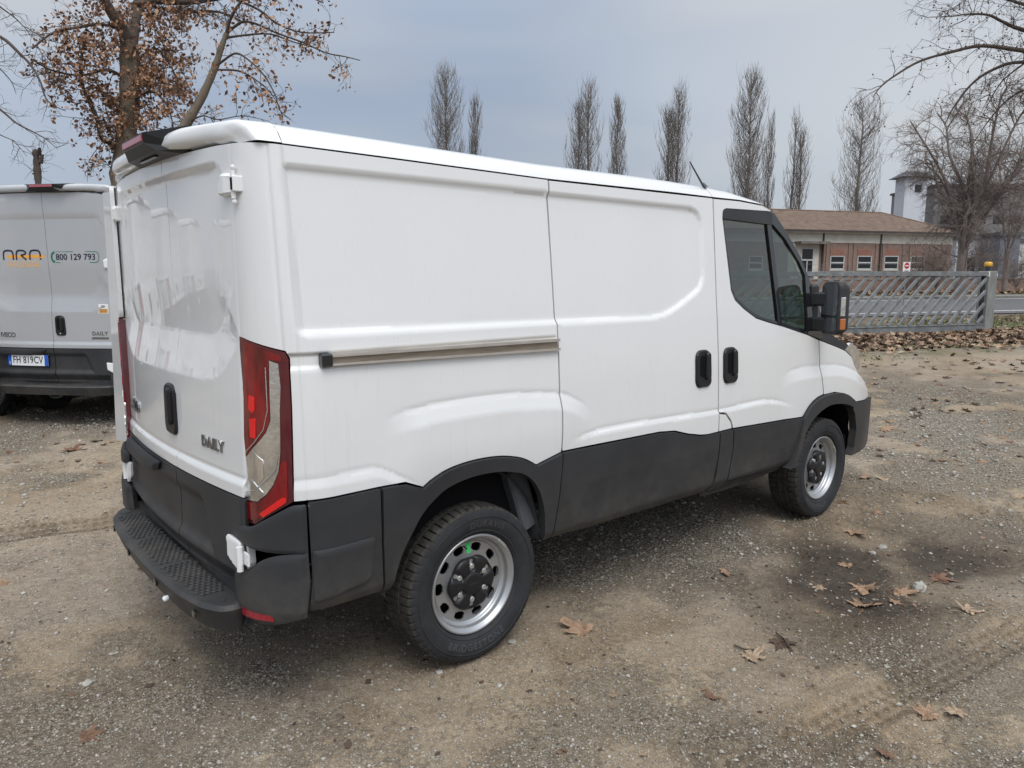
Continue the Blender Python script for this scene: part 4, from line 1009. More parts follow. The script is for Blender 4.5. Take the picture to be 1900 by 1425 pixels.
fine = ramp(t, [(.22, (.35, .33, .30)), (.5, (1, 1, 1)), (.76, (1.75, 1.72, 1.66))]); L(t, nz_(150., 5, .8), fine.inputs[0])
dirt = mixc(t, .9, dirt, fine.outputs[0], 'MULTIPLY')
# pebbles pressed into the dirt: pale specks
vc = N(t, 'ShaderNodeSeparateColor'); L(t, vor(110.), vc.inputs[0])
peb = ramp(t, [(0, (.16, .15, .135)), (.5, (.27, .26, .24)), (1., (.44, .43, .405))]); L(t, vc.outputs[0], peb.inputs[0])
vd = vor(110., 'Distance'); 
sel = mth(t, 'GREATER_THAN', vc.outputs[1], .74); sel = mth(t, 'MULTIPLY', sel, mth(t, 'LESS_THAN', vd, .36))
dirt = mixc(t, mth(t, 'MULTIPLY', sel, .8), dirt, peb.outputs[0])
vc2 = N(t, 'ShaderNodeSeparateColor'); L(t, vor(92.), vc2.inputs[0])
gcol = ramp(t, [(0, (.16, .142, .118)), (.35, (.285, .260, .222)), (.7, (.385, .356, .310)), (1., (.57, .54, .49))]); L(t, vc2.outputs[0], gcol.inputs[0])
gd = vor(92., 'Distance'); gs = ramp(t, [(.18, (1.1, 1.1, 1.1)), (.60, (.40, .36, .31))]); L(t, gd, gs.inputs[0])
grav = mixc(t, 1.0, gcol.outputs[0], gs.outputs[0], 'MULTIPLY')
gm = mth(t, 'ADD', attr('gravel'), mth(t, 'MULTIPLY_ADD', nz_(30., 6, .8), 1.5, -.72)); gmr = ramp(t, [(.22, (0, 0, 0)), (.80, (1, 1, 1))]); L(t, gm, gmr.inputs[0])
colr = mixc(t, gmr.outputs[0], dirt, grav)
colr = mixc(t, mth(t, 'MULTIPLY', attr('damp'), .6), colr, mixc(t, 1.0, colr, (.66, .60, .53), 'MULTIPLY'))
colr = mixc(t, mth(t, 'MULTIPLY', attr('rut'), .85), colr, mixc(t, 1.0, colr, (.42, .36, .30), 'MULTIPLY'))  # groove shadow and wet soil of the ruts, darkened into the colour
med = ramp(t, [(.28, (.76, .735, .70)), (.5, (1.30, 1.275, 1.235)), (.74, (1.90, 1.86, 1.78))]); L(t, nz_(42., 5, .75), med.inputs[0]); colr = mixc(t, .75, colr, med.outputs[0], 'MULTIPLY')
mudc = ramp(t, [(.3, (.034, .028, .024)), (.7, (.080, .064, .052))]); L(t, nz_(14., 6, .7), mudc.inputs[0])
colr = mixc(t, mth(t, 'MULTIPLY', attr('mud'), .93, clamp=True), colr, mudc.outputs[0])
soil = ramp(t, [(.3, (.07, .055, .04)), (.7, (.16, .125, .09))]); L(t, nz_(6., 6, .7), soil.inputs[0])
colr = mixc(t, mth(t, 'MULTIPLY', attr('edge'), .8), colr, soil.outputs[0])
mossc = ramp(t, [(.3, (.055, .075, .025)), (.7, (.13, .15, .06))]); L(t, nz_(9., 6, .7), mossc.inputs[0])
colr = mixc(t, mth(t, 'MULTIPLY', attr('moss'), .85), colr, mossc.outputs[0])
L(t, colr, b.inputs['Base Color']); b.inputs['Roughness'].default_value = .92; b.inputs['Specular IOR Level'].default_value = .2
hgt = mth(t, 'ADD', mth(t, 'MULTIPLY', nz_(120., 4, .7), .5), mth(t, 'MULTIPLY', mth(t, 'SUBTRACT', 1., gd), mth(t, 'MULTIPLY', gmr.outputs[0], .9)))
bp = N(t, 'ShaderNodeBump', ins={'Strength': 1.0, 'Distance': .016}); L(t, hgt, bp.inputs['Height']); L(t, bp.outputs[0], b.inputs['Normal'])

# loose stones: real geometry, too many to count
stone_m = bpy.data.materials.new('stones'); stone_m.use_nodes = True; t = stone_m.node_tree; b = t.nodes['Principled BSDF']
sc_ = N(t, 'ShaderNodeAttribute', attribute_name='tone'); rp = ramp(t, [(0, (.16, .142, .118)), (.4, (.29, .265, .228)), (.8, (.41, .385, .34)), (1, (.57, .545, .50))]); L(t, sc_.outputs['Fac'], rp.inputs[0]); L(t, rp.outputs[0], b.inputs['Base Color']); b.inputs['Roughness'].default_value = .85
def scatter_stones(name, x, y, size, tone):
    n = len(x); oc = np.array([(1, 0, 0), (-1, 0, 0), (0, 1, 0), (0, -1, 0), (0, 0, 1), (0, 0, -1)], float)
    ft = np.array([(0, 2, 4), (2, 1, 4), (1, 3, 4), (3, 0, 4), (2, 0, 5), (1, 2, 5), (3, 1, 5), (0, 3, 5)])
    v = oc[None]*(1+rng.uniform(-.35, .35, (n, 6, 3))*.8)+rng.uniform(-.25, .25, (n, 6, 3))
    v = v*size[:, None, None]*np.stack([rng.uniform(.8, 1.5, n), rng.uniform(.7, 1.1, n), rng.uniform(.45, .75, n)], 1)[:, None, :]*.5
    th = rng.uniform(0, 6.28, n); c, s = np.cos(th)[:, None], np.sin(th)[:, None]
    v = np.stack([v[..., 0]*c-v[..., 1]*s, v[..., 0]*s+v[..., 1]*c, v[..., 2]], -1)
    z = gheight(x, y)+size*.08
    v += np.stack([x, y, z], 1)[:, None, :]
    o = mesh(name, v.reshape(-1, 3), (ft[None]+6*np.arange(n)[:, None, None]).reshape(-1, 3), stone_m)
    at_ = o.data.attributes.new('tone', 'FLOAT', 'POINT'); at_.data.foreach_set('value', np.repeat(tone, 6).astype(np.float32)); return o
def cand(n, r0, r1, sp=50):
    a = YAW+np.radians(rng.uniform(-sp, sp, n)); r = np.exp(rng.uniform(math.log(r0), math.log(r1), n)); return CAM[0]+r*np.cos(a), CAM[1]+r*np.sin(a), r
x, y, r = cand(420000, 1.8, 13); g, mud, brown, moss, edge, a_, b_ = masks(x, y)
keep = rng.uniform(0, 1, len(x)) < (.15+.42*g**1.2)*(1-.72*mud); x, y, r = x[keep], y[keep], r[keep]
size = np.clip(rng.lognormal(math.log(.0082), .50, len(x)), .003, .032)*np.clip(r/4.5, .75, 1.7)
gravel = scatter_stones('gravel', x, y, size, np.clip(rng.beta(2.2, 2.6, len(x)), 0, 1)); tag(gravel, kind='stuff')
# ------------------------------------------------------------------ gate, road, building
galv = pmat('galvanised', (.225, .235, .24), .55, metal=.35, var=.3, vscale=5., bump=.05, bscale=80.)
galv_post = pmat('galvanised_post', (.25, .255, .245), .6, metal=.2, var=.28, vscale=3., stretch=(1, 1, .4))
u3 = np.array([*SU, 0]); v3 = np.array([*SV, 0]); z3 = np.array([0, 0, 1.0])
gate = empty('sliding_gate', street(-5, -.25), R(-22)); tag(gate, 'galvanised sliding gate with slanted bars beyond the gravel', 'gate')
def inl(o, par):                 # world-built mesh put under an Empty without moving it
    bpy.context.view_layer.update(); o.parent = par; o.matrix_parent_inverse = par.matrix_basis.inverted(); return o
G0, G1 = -13.0, -.28
def gp(a, b, z): return street(a, b, z)
mb = MB(); mb.obox(gp((G0+G1)/2, -.25, 1.70), u3*(G1-G0)/2, v3*.05, z3*.065, .006); inl(mb.build('top_rail', galv), gate)
mb = MB(); mb.obox(gp((G0+G1)/2, -.25, .115), u3*(G1-G0)/2, v3*.05, z3*.085, .006); mb.obox(gp((G0+G1)/2, -.25, .215), u3*(G1-G0)/2, v3*.07, z3*.012); inl(mb.build('bottom_rail', galv), gate)
def clipbar(a):
    p0, p1 = np.array([a, .226]), np.array([a+1.405, 1.636]); t1 = 1.0
    if p1[0] > G1-.03: t1 = max(0, (G1-.03-p0[0])/1.405)
    t0 = 0.0
    if p0[0] < G0: t0 = (G0-p0[0])/1.405
    return p0+(p1-p0)*t0, p0+(p1-p0)*t1
k = 0; a = G0-1.3
while a < G1-.1:
    q0, q1 = clipbar(a); a += .372
    if np.linalg.norm(q1-q0) < .15: continue
    m = (q0+q1)/2; d = (q1-q0)/2; dn = d/np.linalg.norm(d); nn = np.array([-dn[1], dn[0]])
    mb = MB(); mb.obox(gp(m[0], -.25, m[1]), u3*d[0]+z3*d[1], v3*.025, (u3*nn[0]+z3*nn[1])*.045, .004); inl(mb.build('bar', galv), gate)
mb = MB(); mb.obox(gp(G1-.05, -.17, .95), u3*.075, v3*.02, z3*.70, .005); inl(mb.build('rubber_edge', pmat('rubber_edge', (.012, .012, .013), .7)), gate)
post = empty('gate_post', street(0, 0), R(-22)); tag(post, 'square galvanised gate post standing at the end of the sliding gate', 'post')
mb = MB(); mb.obox(gp(.02, -.02, .88), u3*.17, v3*.17, z3*.90, .012); inl(mb.build('shaft', galv_post), post)
mb = MB(); mb.obox(gp(-.19, -.20, 1.69), u3*.035, v3*.03, z3*.075, .008); inl(mb.build('guide_bracket', plate_white), post)
mb = MB(); mb.obox(gp(.20, -.16, 1.66), u3*.012, v3*.02, z3*.05, .004); inl(mb.build('photocell', plate_white), post)
lamp = empty('warning_light', street(.02, 0, 1.78), R(-22)); tag(lamp, 'small orange warning light on a black base on top of the gate post', 'warning light')
mb = MB(); c = gp(.02, 0, 1.78); mb.tube([c, c+z3*.14], [.085, .075], 14); inl(mb.build('base', gloss_black), lamp)
mb = MB(); mb.tube([c+z3*.14, c+z3*.16, c+z3*.25, c+z3*.275], [.10, .11, .105, .07], 16); inl(mb.build('lens', pmat('beacon_lens', (.62, .33, .02), .35, coat=.4)), lamp)

asphalt = pmat('asphalt', (.115, .113, .118), .9, var=.22, vscale=2.5, bump=.2, bscale=120.)
def sheet(name, a0, a1, b0, b1, z, mat, parent=None):
    return mesh(name, [street(a0, b0, z), street(a1, b0, z), street(a1, b1, z), street(a0, b1, z)], [(0, 1, 2, 3)], mat, parent)
road = sheet('road', -250, 300, 6.9, 23.2, .035, asphalt); tag(road, kind='structure')
linem = pmat('road_paint', (.62, .62, .60), .8, var=.3, vscale=3.)
for b0, w in ((8.4, .30), (21.2, .34)): sheet('edge_line', -250, 300, b0, b0+w, .041, linem, road)
pave = pmat('paving', (.21, .20, .185), .9, var=.25, vscale=3.)
mb = MB(); mb.obox(street(25, 25.2, .06), u3*270, v3*1.6, z3*.09); tag(mb.build('pavement', pave), kind='structure')

# low boundary wall and wire fence on the far side
brick_wall = bpy.data.materials.new('old_brick'); brick_wall.use_nodes = True; t = brick_wall.node_tree; b = t.nodes['Principled BSDF']
co = N(t, 'ShaderNodeTexCoord'); mp_ = N(t, 'ShaderNodeMapping', ins={2: (R(90), 0, 0)}); L(t, co.outputs['Object'], mp_.inputs[0])
br = N(t, 'ShaderNodeTexBrick', ins={'Color1': (.205, .118, .095, 1), 'Color2': (.265, .165, .135, 1), 'Mortar': (.25, .215, .19, 1), 'Scale': 1.0, 'Mortar Size': .012, 'Brick Width': .26, 'Row Height': .075}); L(t, mp_.outputs[0], br.inputs[0])
nzb = N(t, 'ShaderNodeTexNoise', ins={'Scale': .9, 'Detail': 6., 'Roughness': .65}); L(t, co.outputs['Object'], nzb.inputs[0])
rp = ramp(t, [(.3, (.72, .70, .68)), (.7, (1.2, 1.15, 1.1))]); L(t, nzb.outputs[0], rp.inputs[0])
L(t, mixc(t, .9, br.outputs[0], rp.outputs[0], 'MULTIPLY'), b.inputs['Base Color']); b.inputs['Roughness'].default_value = .9
bw = empty('boundary_wall', street(40, 39.5), R(-22)); tag(bw, 'low old brick boundary wall on the far side of the road', 'wall')
mb = MB(); mb.box((-90, -.15, 0), (90, .15, 1.25)); mb.build('masonry', brick_wall, bw)
mb = MB(); mb.box((-90, -.20, 1.25), (90, .20, 1.36)); mb.build('coping', pmat('coping', (.30, .26, .22), .9, var=.3, vscale=2.), bw)
wf = empty('wire_fence', street(40, 39.5, 1.36), R(-22)); tag(wf, 'thin wire fence with slim posts along the top of the low brick wall', 'fence')
fm = pmat('fence_wire', (.20, .19, .18), .7, metal=.3)
for i in range(-30, 31):
    mb = MB(); mb.tube([(i*3.0, 0, 0), (i*3.0, 0, 1.35)], .035, 6); mb.build('fence_post', fm, wf)
mb = MB()
for z in (.25, .8, 1.32): mb.tube([(-90, 0, z), (90, 0, z)], .012, 4)
mb.build('wires', fm, wf)

# long brick building with hipped tile roof
BZ = 82.0
B0 = on_ground(1525, BZ); 
def fac(px, py, off=0.0):        # photo position -> (along facade, height) on the facade plane
    d = _f+_r*(px-950)/FPX-_u*(py-712.5)/FPX
    tt = ((B0[:2]+SV*off-CAM[:2])@SV)/(d[:2]@SV); P = CAM+d*tt
    return float((P[:2]-B0[:2])@SU), float(P[2])
bl = empty('brick_building', B0, R(-22)); tag(bl, 'long low brick building with brown tiled hipped roof behind the gate', 'building')
xl = fac(1300, 430)[0]; xr = fac(1768, 430)[0]; ze = fac(1560, 429)[1]; zb = fac(1560, 450.7)[1]
cream = pmat('cream_render', (.56, .53, .47), .9, var=.18, vscale=.6)
tilem = pmat('roof_tiles', (.155, .105, .078), .9, var=.38, vscale=1.6, bump=.5, bscale=9., stretch=(1, 1, 1))
DB = 14.0
mb = MB(); mb.box((xl, 0, 0), (xr, DB, zb)); mb.build('wall', brick_wall, bl)
mb = MB(); mb.box((xl, -.06, zb), (xr+.06, DB, ze-.25)); mb.build('frieze', cream, bl)
mb = MB(); mb.box((xl, -.55, ze-.26), (xr+.55, DB+.5, ze-.02)); mb.build('cornice', pmat('white_cornice', (.62, .60, .56), .85, var=.2, vscale=1.), bl)
zr = 1.66+(512-394)/1373*(BZ+6.2)
mb = MB(); xa, xb2 = xl-3, xr+.75; y0, y1 = -.75, DB+.7; ym = (y0+y1)/2; rx = fac(1636, 394, ym)[0]
mb.add([(xa, y0, ze), (xb2, y0, ze), (xb2, y1, ze), (xa, y1, ze), (xa, ym, zr), (rx, ym, zr)], [(0, 1, 5, 4), (1, 2, 5), (2, 3, 4, 5), (3, 0, 4), (3, 2, 1, 0)])
rf = mb.build('roof', tilem, bl)
mb = MB()
for i in range(26):               # tile courses: low steps up the front and end slopes
    q = (i+.5)/26; yy = y0+(ym-y0)*q; zz = ze+(zr-ze)*q+.02; xe = xb2+(rx-xb2)*q
    mb.obox(((xa+xe)/2, yy, zz), ((xe-xa)/2, 0, 0), (0, .16, .16*(zr-ze)/(ym-y0)), (0, -.02, .035))
mb.build('tile_courses', tilem, rf, 'stuff')
mb = MB(); mb.tube([(xa, ym, zr+.05), (rx, ym, zr+.05), (xb2, y0, ze+.05)], .13, 6); mb.build('ridge_tiles', tilem, rf)
mb = MB(); mb.box((xa, y0-.14, ze-.10), (xb2, y0, ze+.05)); mb.build('gutter', pmat('gutter_dark', (.06, .05, .045), .6), bl)
for px in (1525.5, 1632):
    x = fac(px, 470)[0]; mb = MB(); mb.tube([(x, -.12, ze-.2), (x, -.12, 0)], .10, 6); mb.build('downpipe', MAT['gutter_dark'], bl)
shut = pmat('shutter_red', (.32, .16, .12), .8, var=.2, vscale=2.); winglass = pmat('window_dark', (.012, .014, .016), .12, spec=.6); winframe = pmat('window_frame', (.50, .50, .49), .6)
for px in (1402, 1452, 1553, 1603.5, 1653, 1702):
    if px == 1452: continue
    x0, z1 = fac(px-12, 462); x1, z0 = fac(px+11.5, 499.5); zm = fac(px, 475)[1]
    fr = MB(); w = .09
    for q in (((x0-.02, -.10, z0-.05), (x0+w, .02, zm)), ((x1-w, -.10, z0-.05), (x1+.02, .02, zm)), ((x0, -.10, z0-.05), (x1, .02, z0+w)), ((x0, -.10, zm-w), (x1, .02, zm)), ((x0, -.10, (z0+zm)/2-.09), (x1, .02, (z0+zm)/2+.06))): fr.box(*q)
    fo = fr.build('window', winframe, bl)
    mb = MB(); mb.box((x0, -.03, z0), (x1, -.01, zm)); mb.build('pane', winglass, fo)
    mb = MB()
    for i in range(7):
        za = zm+(z1-zm)*i/7; mb.box((x0, -.05, za+.01), (x1, -.012, za+(z1-zm)/7-.012))
    mb.build('roller_shutter', shut, fo)
    mb = MB(); mb.box((x0-.12, -.16, z0-.18), (x1+.12, .0, z0-.05)); mb.build('sill', cream, fo)
# pilaster strips between the bays
for px in (1534, 1575, 1584, 1625, 1638, 1675, 1688, 1725):
    x = fac(px, 480)[0]; mb = MB(); mb.box((x-.16, -.09, 0), (x+.16, 0, zb-.02)); mb.build('pilaster', brick_wall, bl)
x0 = fac(1462, 460)[0]; x1 = fac(1519, 460)[0]; zt = fac(1490, 452)[1]
mb = MB(); mb.box((x0, -.10, 0), (x1, -.003, zt)); dr = mb.build('entrance', cream, bl)
xd0 = fac(1486, 480)[0]; xd1 = fac(1506, 480)[0]; zd = fac(1495, 462)[1]; zm = fac(1495, 482)[1]
mb = MB(); mb.box((xd0, -.13, .1), (xd1, -.105, zd)); mb.build('door_glass', winglass, dr)
mb = MB()
for q in (((xd0-.1, -.17, .1), (xd0, -.10, zd+.1)), ((xd1, -.17, .1), (xd1+.1, -.10, zd+.1)), ((xd0, -.17, zd), (xd1, -.10, zd+.1)), ((xd0, -.17, zm-.1), (xd1, -.10, zm+.06)), (((xd0+xd1)/2-.06, -.17, .1), ((xd0+xd1)/2+.06, -.10, zm))): mb.box(*q)
mb.build('door_frame', winframe, dr)
mb = MB(); mb.box((fac(1474, 450)[0], -1.1, zt-.05), (fac(1528, 450)[0], .0, zt+.22)); mb.build('canopy', pmat('dirty_concrete', (.17, .16, .14), .95, var=.5, vscale=1.5), bl)

# far works: white tower and pale sheds
def block(name, px0, px1, ytop, Z, depth, mat, label, cat, roof=None, wins=()):
    P0, P1 = on_ground(px0, Z), on_ground(px1, Z); w = np.linalg.norm(P1-P0)/2; h = 1.66+(512-ytop)/FPX*Z
    ang = math.atan2(P1[1]-P0[1], P1[0]-P0[0]); e = empty(name, (P0+P1)/2, ang); tag(e, label, cat)
    mb = MB(); mb.box((-w, 0, 0), (w, depth, h)); wl = mb.build('wall', mat, e)
    if roof:
        mb = MB(); o = roof
        mb.add([(-w-o, -o, h), (w+o, -o, h), (w+o, depth+o, h), (-w-o, depth+o, h), (-w+.4*w, depth/2, h+1.1), (w-.4*w, depth/2, h+1.1)], [(0, 1, 5, 4), (1, 2, 5), (2, 3, 4, 5), (3, 0, 4), (3, 2, 1, 0)])
        mb.build('roof', MAT['slate'], e)
    else: 
        mb = MB(); mb.box((-w-.3, -.3, h), (w+.3, depth+.3, h+.4)); mb.build('roof', MAT['slate'], e)
    for (a0, a1, z0, z1) in wins:
        mb = MB(); mb.box((-w+2*w*a0, -.05, h*z0), (-w+2*w*a1, .02, h*z1)); mb.build('window', winglass, e)
    return e
pmat('slate', (.09, .095, .11), .8, var=.2, vscale=1.)
pale = pmat('pale_cladding', (.56, .58, .63), .85, var=.08, vscale=.4); greyc = pmat('grey_cladding', (.20, .195, .20), .85, var=.12, vscale=.3); bluec = pmat('blue_cladding', (.15, .17, .21), .8, var=.12, vscale=.5)
block('tower', 1666, 1706, 335, 125, 3.2, pale, 'white square tower with a dark overhanging roof above the brick building', 'tower', roof=.9, wins=[(.45, .75, .86, .93)])
block('factory', 1722, 1990, 352, 140, 16, greyc, 'large pale grey factory hall behind the bare trees', 'factory', wins=[(.05+.12*i, .12+.12*i, .62, .70) for i in range(7)])
block('shed', 1768, 1850, 446, 100, 12, pale, 'small white shed with a blue shutter behind the bare plane tree', 'shed', wins=[(.08, .45, .25, .62)])
block('shed', 1848, 1885, 440, 96, 10, bluec, 'narrow dark blue shed beside the white sheds beyond the gate post', 'shed')
block('shed', 1885, 1990, 452, 98, 12, pmat('white_cladding', (.62, .62, .61), .8, var=.1, vscale=.6), 'plain white shed at the right edge beyond the gate post', 'shed', wins=[(.3, .6, .3, .6)])

# small no-entry sign on its own pole, just outside the gate
sp = on_ground(1675, 27.0); sg = empty('no_entry_sign', sp, R(-22)); tag(sg, 'small white sign with red no-entry disc standing behind the gate', 'sign')
mb = MB(); mb.tube([(0, .03, 0), (0, .03, 2.05)], .022, 8); mb.build('pole', galv, sg)
mb = MB(); mb.box((-.165, 0, 1.76), (.165, .012, 2.13), .004); bd = mb.build('board', plate_white, sg)
mb = MB(); mb.tube([(0, 0, 2.00), (0, -.004, 2.00)], .115, 24, smooth=False); mb.build('red_disc', pmat('sign_red', (.50, .02, .03), .4), bd)
mb = MB(); mb.box((-.08, -.007, 1.98), (.08, -.0045, 2.02)); mb.build('white_bar', plate_white, bd)
mb = MB(); mb.box((-.10, -.003, 1.80), (.10, -.001, 1.83)); mb.build('text_line', grey_ink, bd)
# ------------------------------------------------------------------ trees
class Tubes:
    def __init__(s): s.V = []; s.F = []; s.n = 0
    def add(s, P, r, k=4):
        P = np.asarray(P, float); n = len(P); r = np.broadcast_to(np.asarray(r, float), (n,))
        T = np.gradient(P, axis=0); T /= np.linalg.norm(T, axis=1)[:, None]+1e-9
        d = P[-1]-P[0]; ax = np.eye(3)[int(np.argmin(np.abs(d)))]        # one reference axis for the whole limb, so it never twists
        E = np.cross(T, ax); E /= np.linalg.norm(E, axis=1)[:, None]+1e-9; Gv = np.cross(T, E)
        w = np.arange(k)*2*math.pi/k
        V = P[:, None]+r[:, None, None]*(np.cos(w)[None, :, None]*E[:, None]+np.sin(w)[None, :, None]*Gv[:, None])
        ix = s.n+np.arange(n*k).reshape(n, k)
        s.F.append(np.stack([ix[:-1], np.roll(ix, -1, 1)[:-1], np.roll(ix, -1, 1)[1:], ix[1:]], -1).reshape(-1, 4)); s.V.append(V.reshape(-1, 3)); s.n += n*k
    def build(s, name, mat, par, kind=None, smooth=True):
        o = mesh(name, np.concatenate(s.V), np.concatenate(s.F), mat, par, smooth=smooth)
        if kind: o['kind'] = kind
        return o
LEAF = np.array([(0, -.5), (.16, -.30), (.48, -.22), (.27, .02), (.40, .34), (.13, .22), (0, .56), (-.13, .22), (-.40, .34), (-.27, .02), (-.48, -.22), (-.16, -.30)])
def leaf_cloud(name, P, size, mats, par, kind='stuff', simple=True, flat=0.0, curl=.35):
    """Many small leaves as one mesh; each is a lobed or folded blade of its own tilt."""
    n = len(P); P = np.asarray(P); size = np.broadcast_to(size, (n,))
    if simple: sh = np.array([(0, -.5), (.34, -.05), (.15, .45), (-.15, .45), (-.34, -.05)]); tri = [(0, 1, 2), (0, 2, 3), (0, 3, 4)]
    else: sh = np.concatenate([[(0, -.05)], LEAF]); m = len(LEAF); tri = [(0, 1+i, 1+(i+1) % m) for i in range(m)]
    k = len(sh); nrm = rng.normal(0, 1, (n, 3)); nrm[:, 2] = np.abs(nrm[:, 2])+flat*4; nrm /= np.linalg.norm(nrm, axis=1)[:, None]
    a = np.cross(nrm, rng.normal(0, 1, (n, 3))); a /= np.linalg.norm(a, axis=1)[:, None]+1e-9; b = np.cross(nrm, a)
    rad2 = (sh**2).sum(1); cu = rng.uniform(-.2, 1., n)*curl*4
    jit = 1+rng.uniform(-.18, .18, (n, k))
    V = P[:, None]+size[:, None, None]*((sh[None, :, 0]*jit)[..., None]*a[:, None]+(sh[None, :, 1]*jit)[..., None]*b[:, None]+(cu[:, None]*rad2[None]*(.6+.8*rng.uniform(0, 1, (n, k))))[..., None]*nrm[:, None]*.5)
    F = (np.array(tri)[None]+k*np.arange(n)[:, None, None]).reshape(-1, 3)
    mi = np.repeat(rng.integers(0, len(mats), n), len(tri))
    o = mesh(name, V.reshape(-1, 3), F, mats, par, midx=mi)
    if kind: o['kind'] = kind
    return o
bark_plane = pmat('plane_bark', (.155, .125, .095), .95, var=.45, vscale=2.2, bump=.5, bscale=18., stretch=(1, 1, .4))
bark_dark = pmat('twig_bark', (.075, .058, .048), .95, var=.3, vscale=2.)
bark_grey = pmat('poplar_bark', (.20, .172, .150), .95, var=.3, vscale=1.)
bark_right = pmat('brown_twig', (.215, .172, .150), .95, var=.3, vscale=1.)
leafm = [pmat('dead_leaf_a', (.33, .175, .10), .85), pmat('dead_leaf_b', (.22, .11, .062), .85), pmat('dead_leaf_c', (.42, .25, .15), .85), pmat('dead_leaf_d', (.13, .065, .042), .85)]
def path(p, d, ln, nseg, wob, trop, r):
    P = [np.array(p, float)]; d = np.array(d, float); d /= np.linalg.norm(d)
    for i in range(nseg):
        d = d+r.normal(0, wob, 3)+np.array([0, 0, trop]); d /= np.linalg.norm(d); P.append(P[-1]+d*ln/nseg)
    return np.array(P), d
def perp_dir(t, ang, r):
    a = np.cross(t, r.normal(0, 1, 3)); a /= np.linalg.norm(a)+1e-9; return t*math.cos(ang)+a*math.sin(ang)
def sprout(P, rad, lv, spec, T, tips, r, rtop=None):
    """Fill a limb (polyline P, radius rad) with side shoots following spec levels."""
    if lv >= len(spec): return
    cnt, ln, ang, wob, trop, rr, k = spec[lv]
    seg = np.linalg.norm(np.diff(P, axis=0), axis=1); L_ = seg.sum(); n = max(1, int(cnt*L_))
    for _ in range(n):
        q = r.uniform(.12, 1.0); s = q*L_; i = int(np.searchsorted(np.cumsum(seg), s)); i = min(i, len(seg)-1)
        f = (s-(np.cumsum(seg)[i]-seg[i]))/seg[i]; p = P[i]+(P[i+1]-P[i])*f; t = (P[i+1]-P[i])/seg[i]
        l = ln*r.uniform(.45, 1.15)*(1.15-.5*q)
        C, _ = path(p, perp_dir(t, R(ang)*r.uniform(.6, 1.25), r), l, 5 if lv < len(spec)-1 else 3, wob, trop, r)
        T[min(lv, len(T)-1)].add(C, np.linspace(rr, rr*.35, len(C)), k)
        if lv == len(spec)-1: tips.append(C[1:])
        sprout(C, rr, lv+1, spec, T, tips, r)
def px_path(pts, Z, bend=0.0):   # photo points at distance Z, optionally sweeping nearer / farther
    return np.array([at(x, y, Z+(bend*i/(len(pts)-1) if len(pts) > 1 else 0)) for i, (x, y) in enumerate(pts)])
def smooth3(P, n=4):
    return np.stack([np.array([q for q in np.array(curve([(v, 0) for v in P[:, k]], n))[:, 0]]) for k in range(3)], 1)
def tree(name, label, base, limbs, spec, barks, leaves=None, seed=1, group=None, leafsize=.13, leafp=.5, weight=None, cat='tree'):
    """limbs: list of (polyline, r0, r1); the first is the trunk down to the ground."""
    r = np.random.default_rng(seed); e = empty(name, base); tag(e, label, cat, group)
    Ttr = Tubes(); Tb = Tubes(); Tt = Tubes(); tips = []
    for i, (P, r0, r1) in enumerate(limbs):
        P = smooth3(np.asarray(P)); rad = np.linspace(r0, r1, len(P))
        if i == 0: rad[0] *= 1.35
        (Ttr if i == 0 else Tb).add(P, rad*(1+.06*r.normal(0, 1, len(P))), 10 if r0 > .1 else 6)
        sprout(P if i else P[len(P)//4:], r1, 0, spec, [Tb]+[Tt]*4, tips, r)
    inl(Ttr.build('trunk', barks[0], None), e)
    if Tb.n: inl(Tb.build('branches', barks[1], None), e)
    if Tt.n: inl(Tt.build('twigs', barks[-1], None, 'stuff'), e)
    if leaves and tips:
        P = np.concatenate(tips); w = leafp if weight is None else leafp*weight(P)
        reps = []
        for _ in range(3):
            k = r.uniform(0, 1, len(P)) < w; reps.append(P[k]+r.normal(0, .07, (k.sum(), 3)))
        P = np.concatenate(reps)
        inl(leaf_cloud('foliage', P, r.uniform(.6, 1.25, len(P))*leafsize, leaves, None), e)
    return e
def proj_px(P):
    d = P-CAM; w = d@_f; return np.stack([950+FPX*(d@_r)/w, 712.5-FPX*(d@_u)/w], 1)
def toground(P): q = np.array(P, float); return np.concatenate([[[q[0][0], q[0][1], -.1]], q])

# big plane tree behind the vans, dead leaves hanging round its stem
Z = 20.
tr = px_path([(228, 420), (226, 345), (232, 270), (240, 200), (241, 130), (240, 80)], Z); tr = toground(tr)
limbs = [(tr, .30, .24), (px_path([(240, 85), (225, 50), (205, 20), (185, -20), (160, -90)], Z, -1), .17, .10), (px_path([(241, 85), (250, 40), (258, 0), (270, -80)], Z, 1), .18, .11),
         (px_path([(226, 290), (205, 266), (188, 256), (178, 215), (155, 165), (150, 120), (158, 70)], Z, -1.5), .075, .03),
         (px_path([(235, 60), (190, 45), (150, 50), (100, 60), (60, 90)], Z, -2), .05, .02), (px_path([(245, 120), (285, 90), (310, 110), (330, 150)], Z, -1), .04, .015),
         (px_path([(240, 150), (200, 130), (150, 140), (95, 130), (60, 110)], Z, -2), .045, .015), (px_path([(243, 190), (280, 170), (310, 195), (325, 250)], Z, -1.5), .04, .012),
         (px_path([(258, 8), (300, 2), (350, 4), (420, -6)], Z, -2), .09, .05), (px_path([(262, 6), (310, 18), (350, 22), (405, 22), (445, 38)], Z, -2), .045, .025)]
def wt(P):
    q = proj_px(P); d = np.hypot((q[:, 0]-235)/120, (q[:, 1]-140)/120); return np.clip(1.35-.75*d, .05, 1)
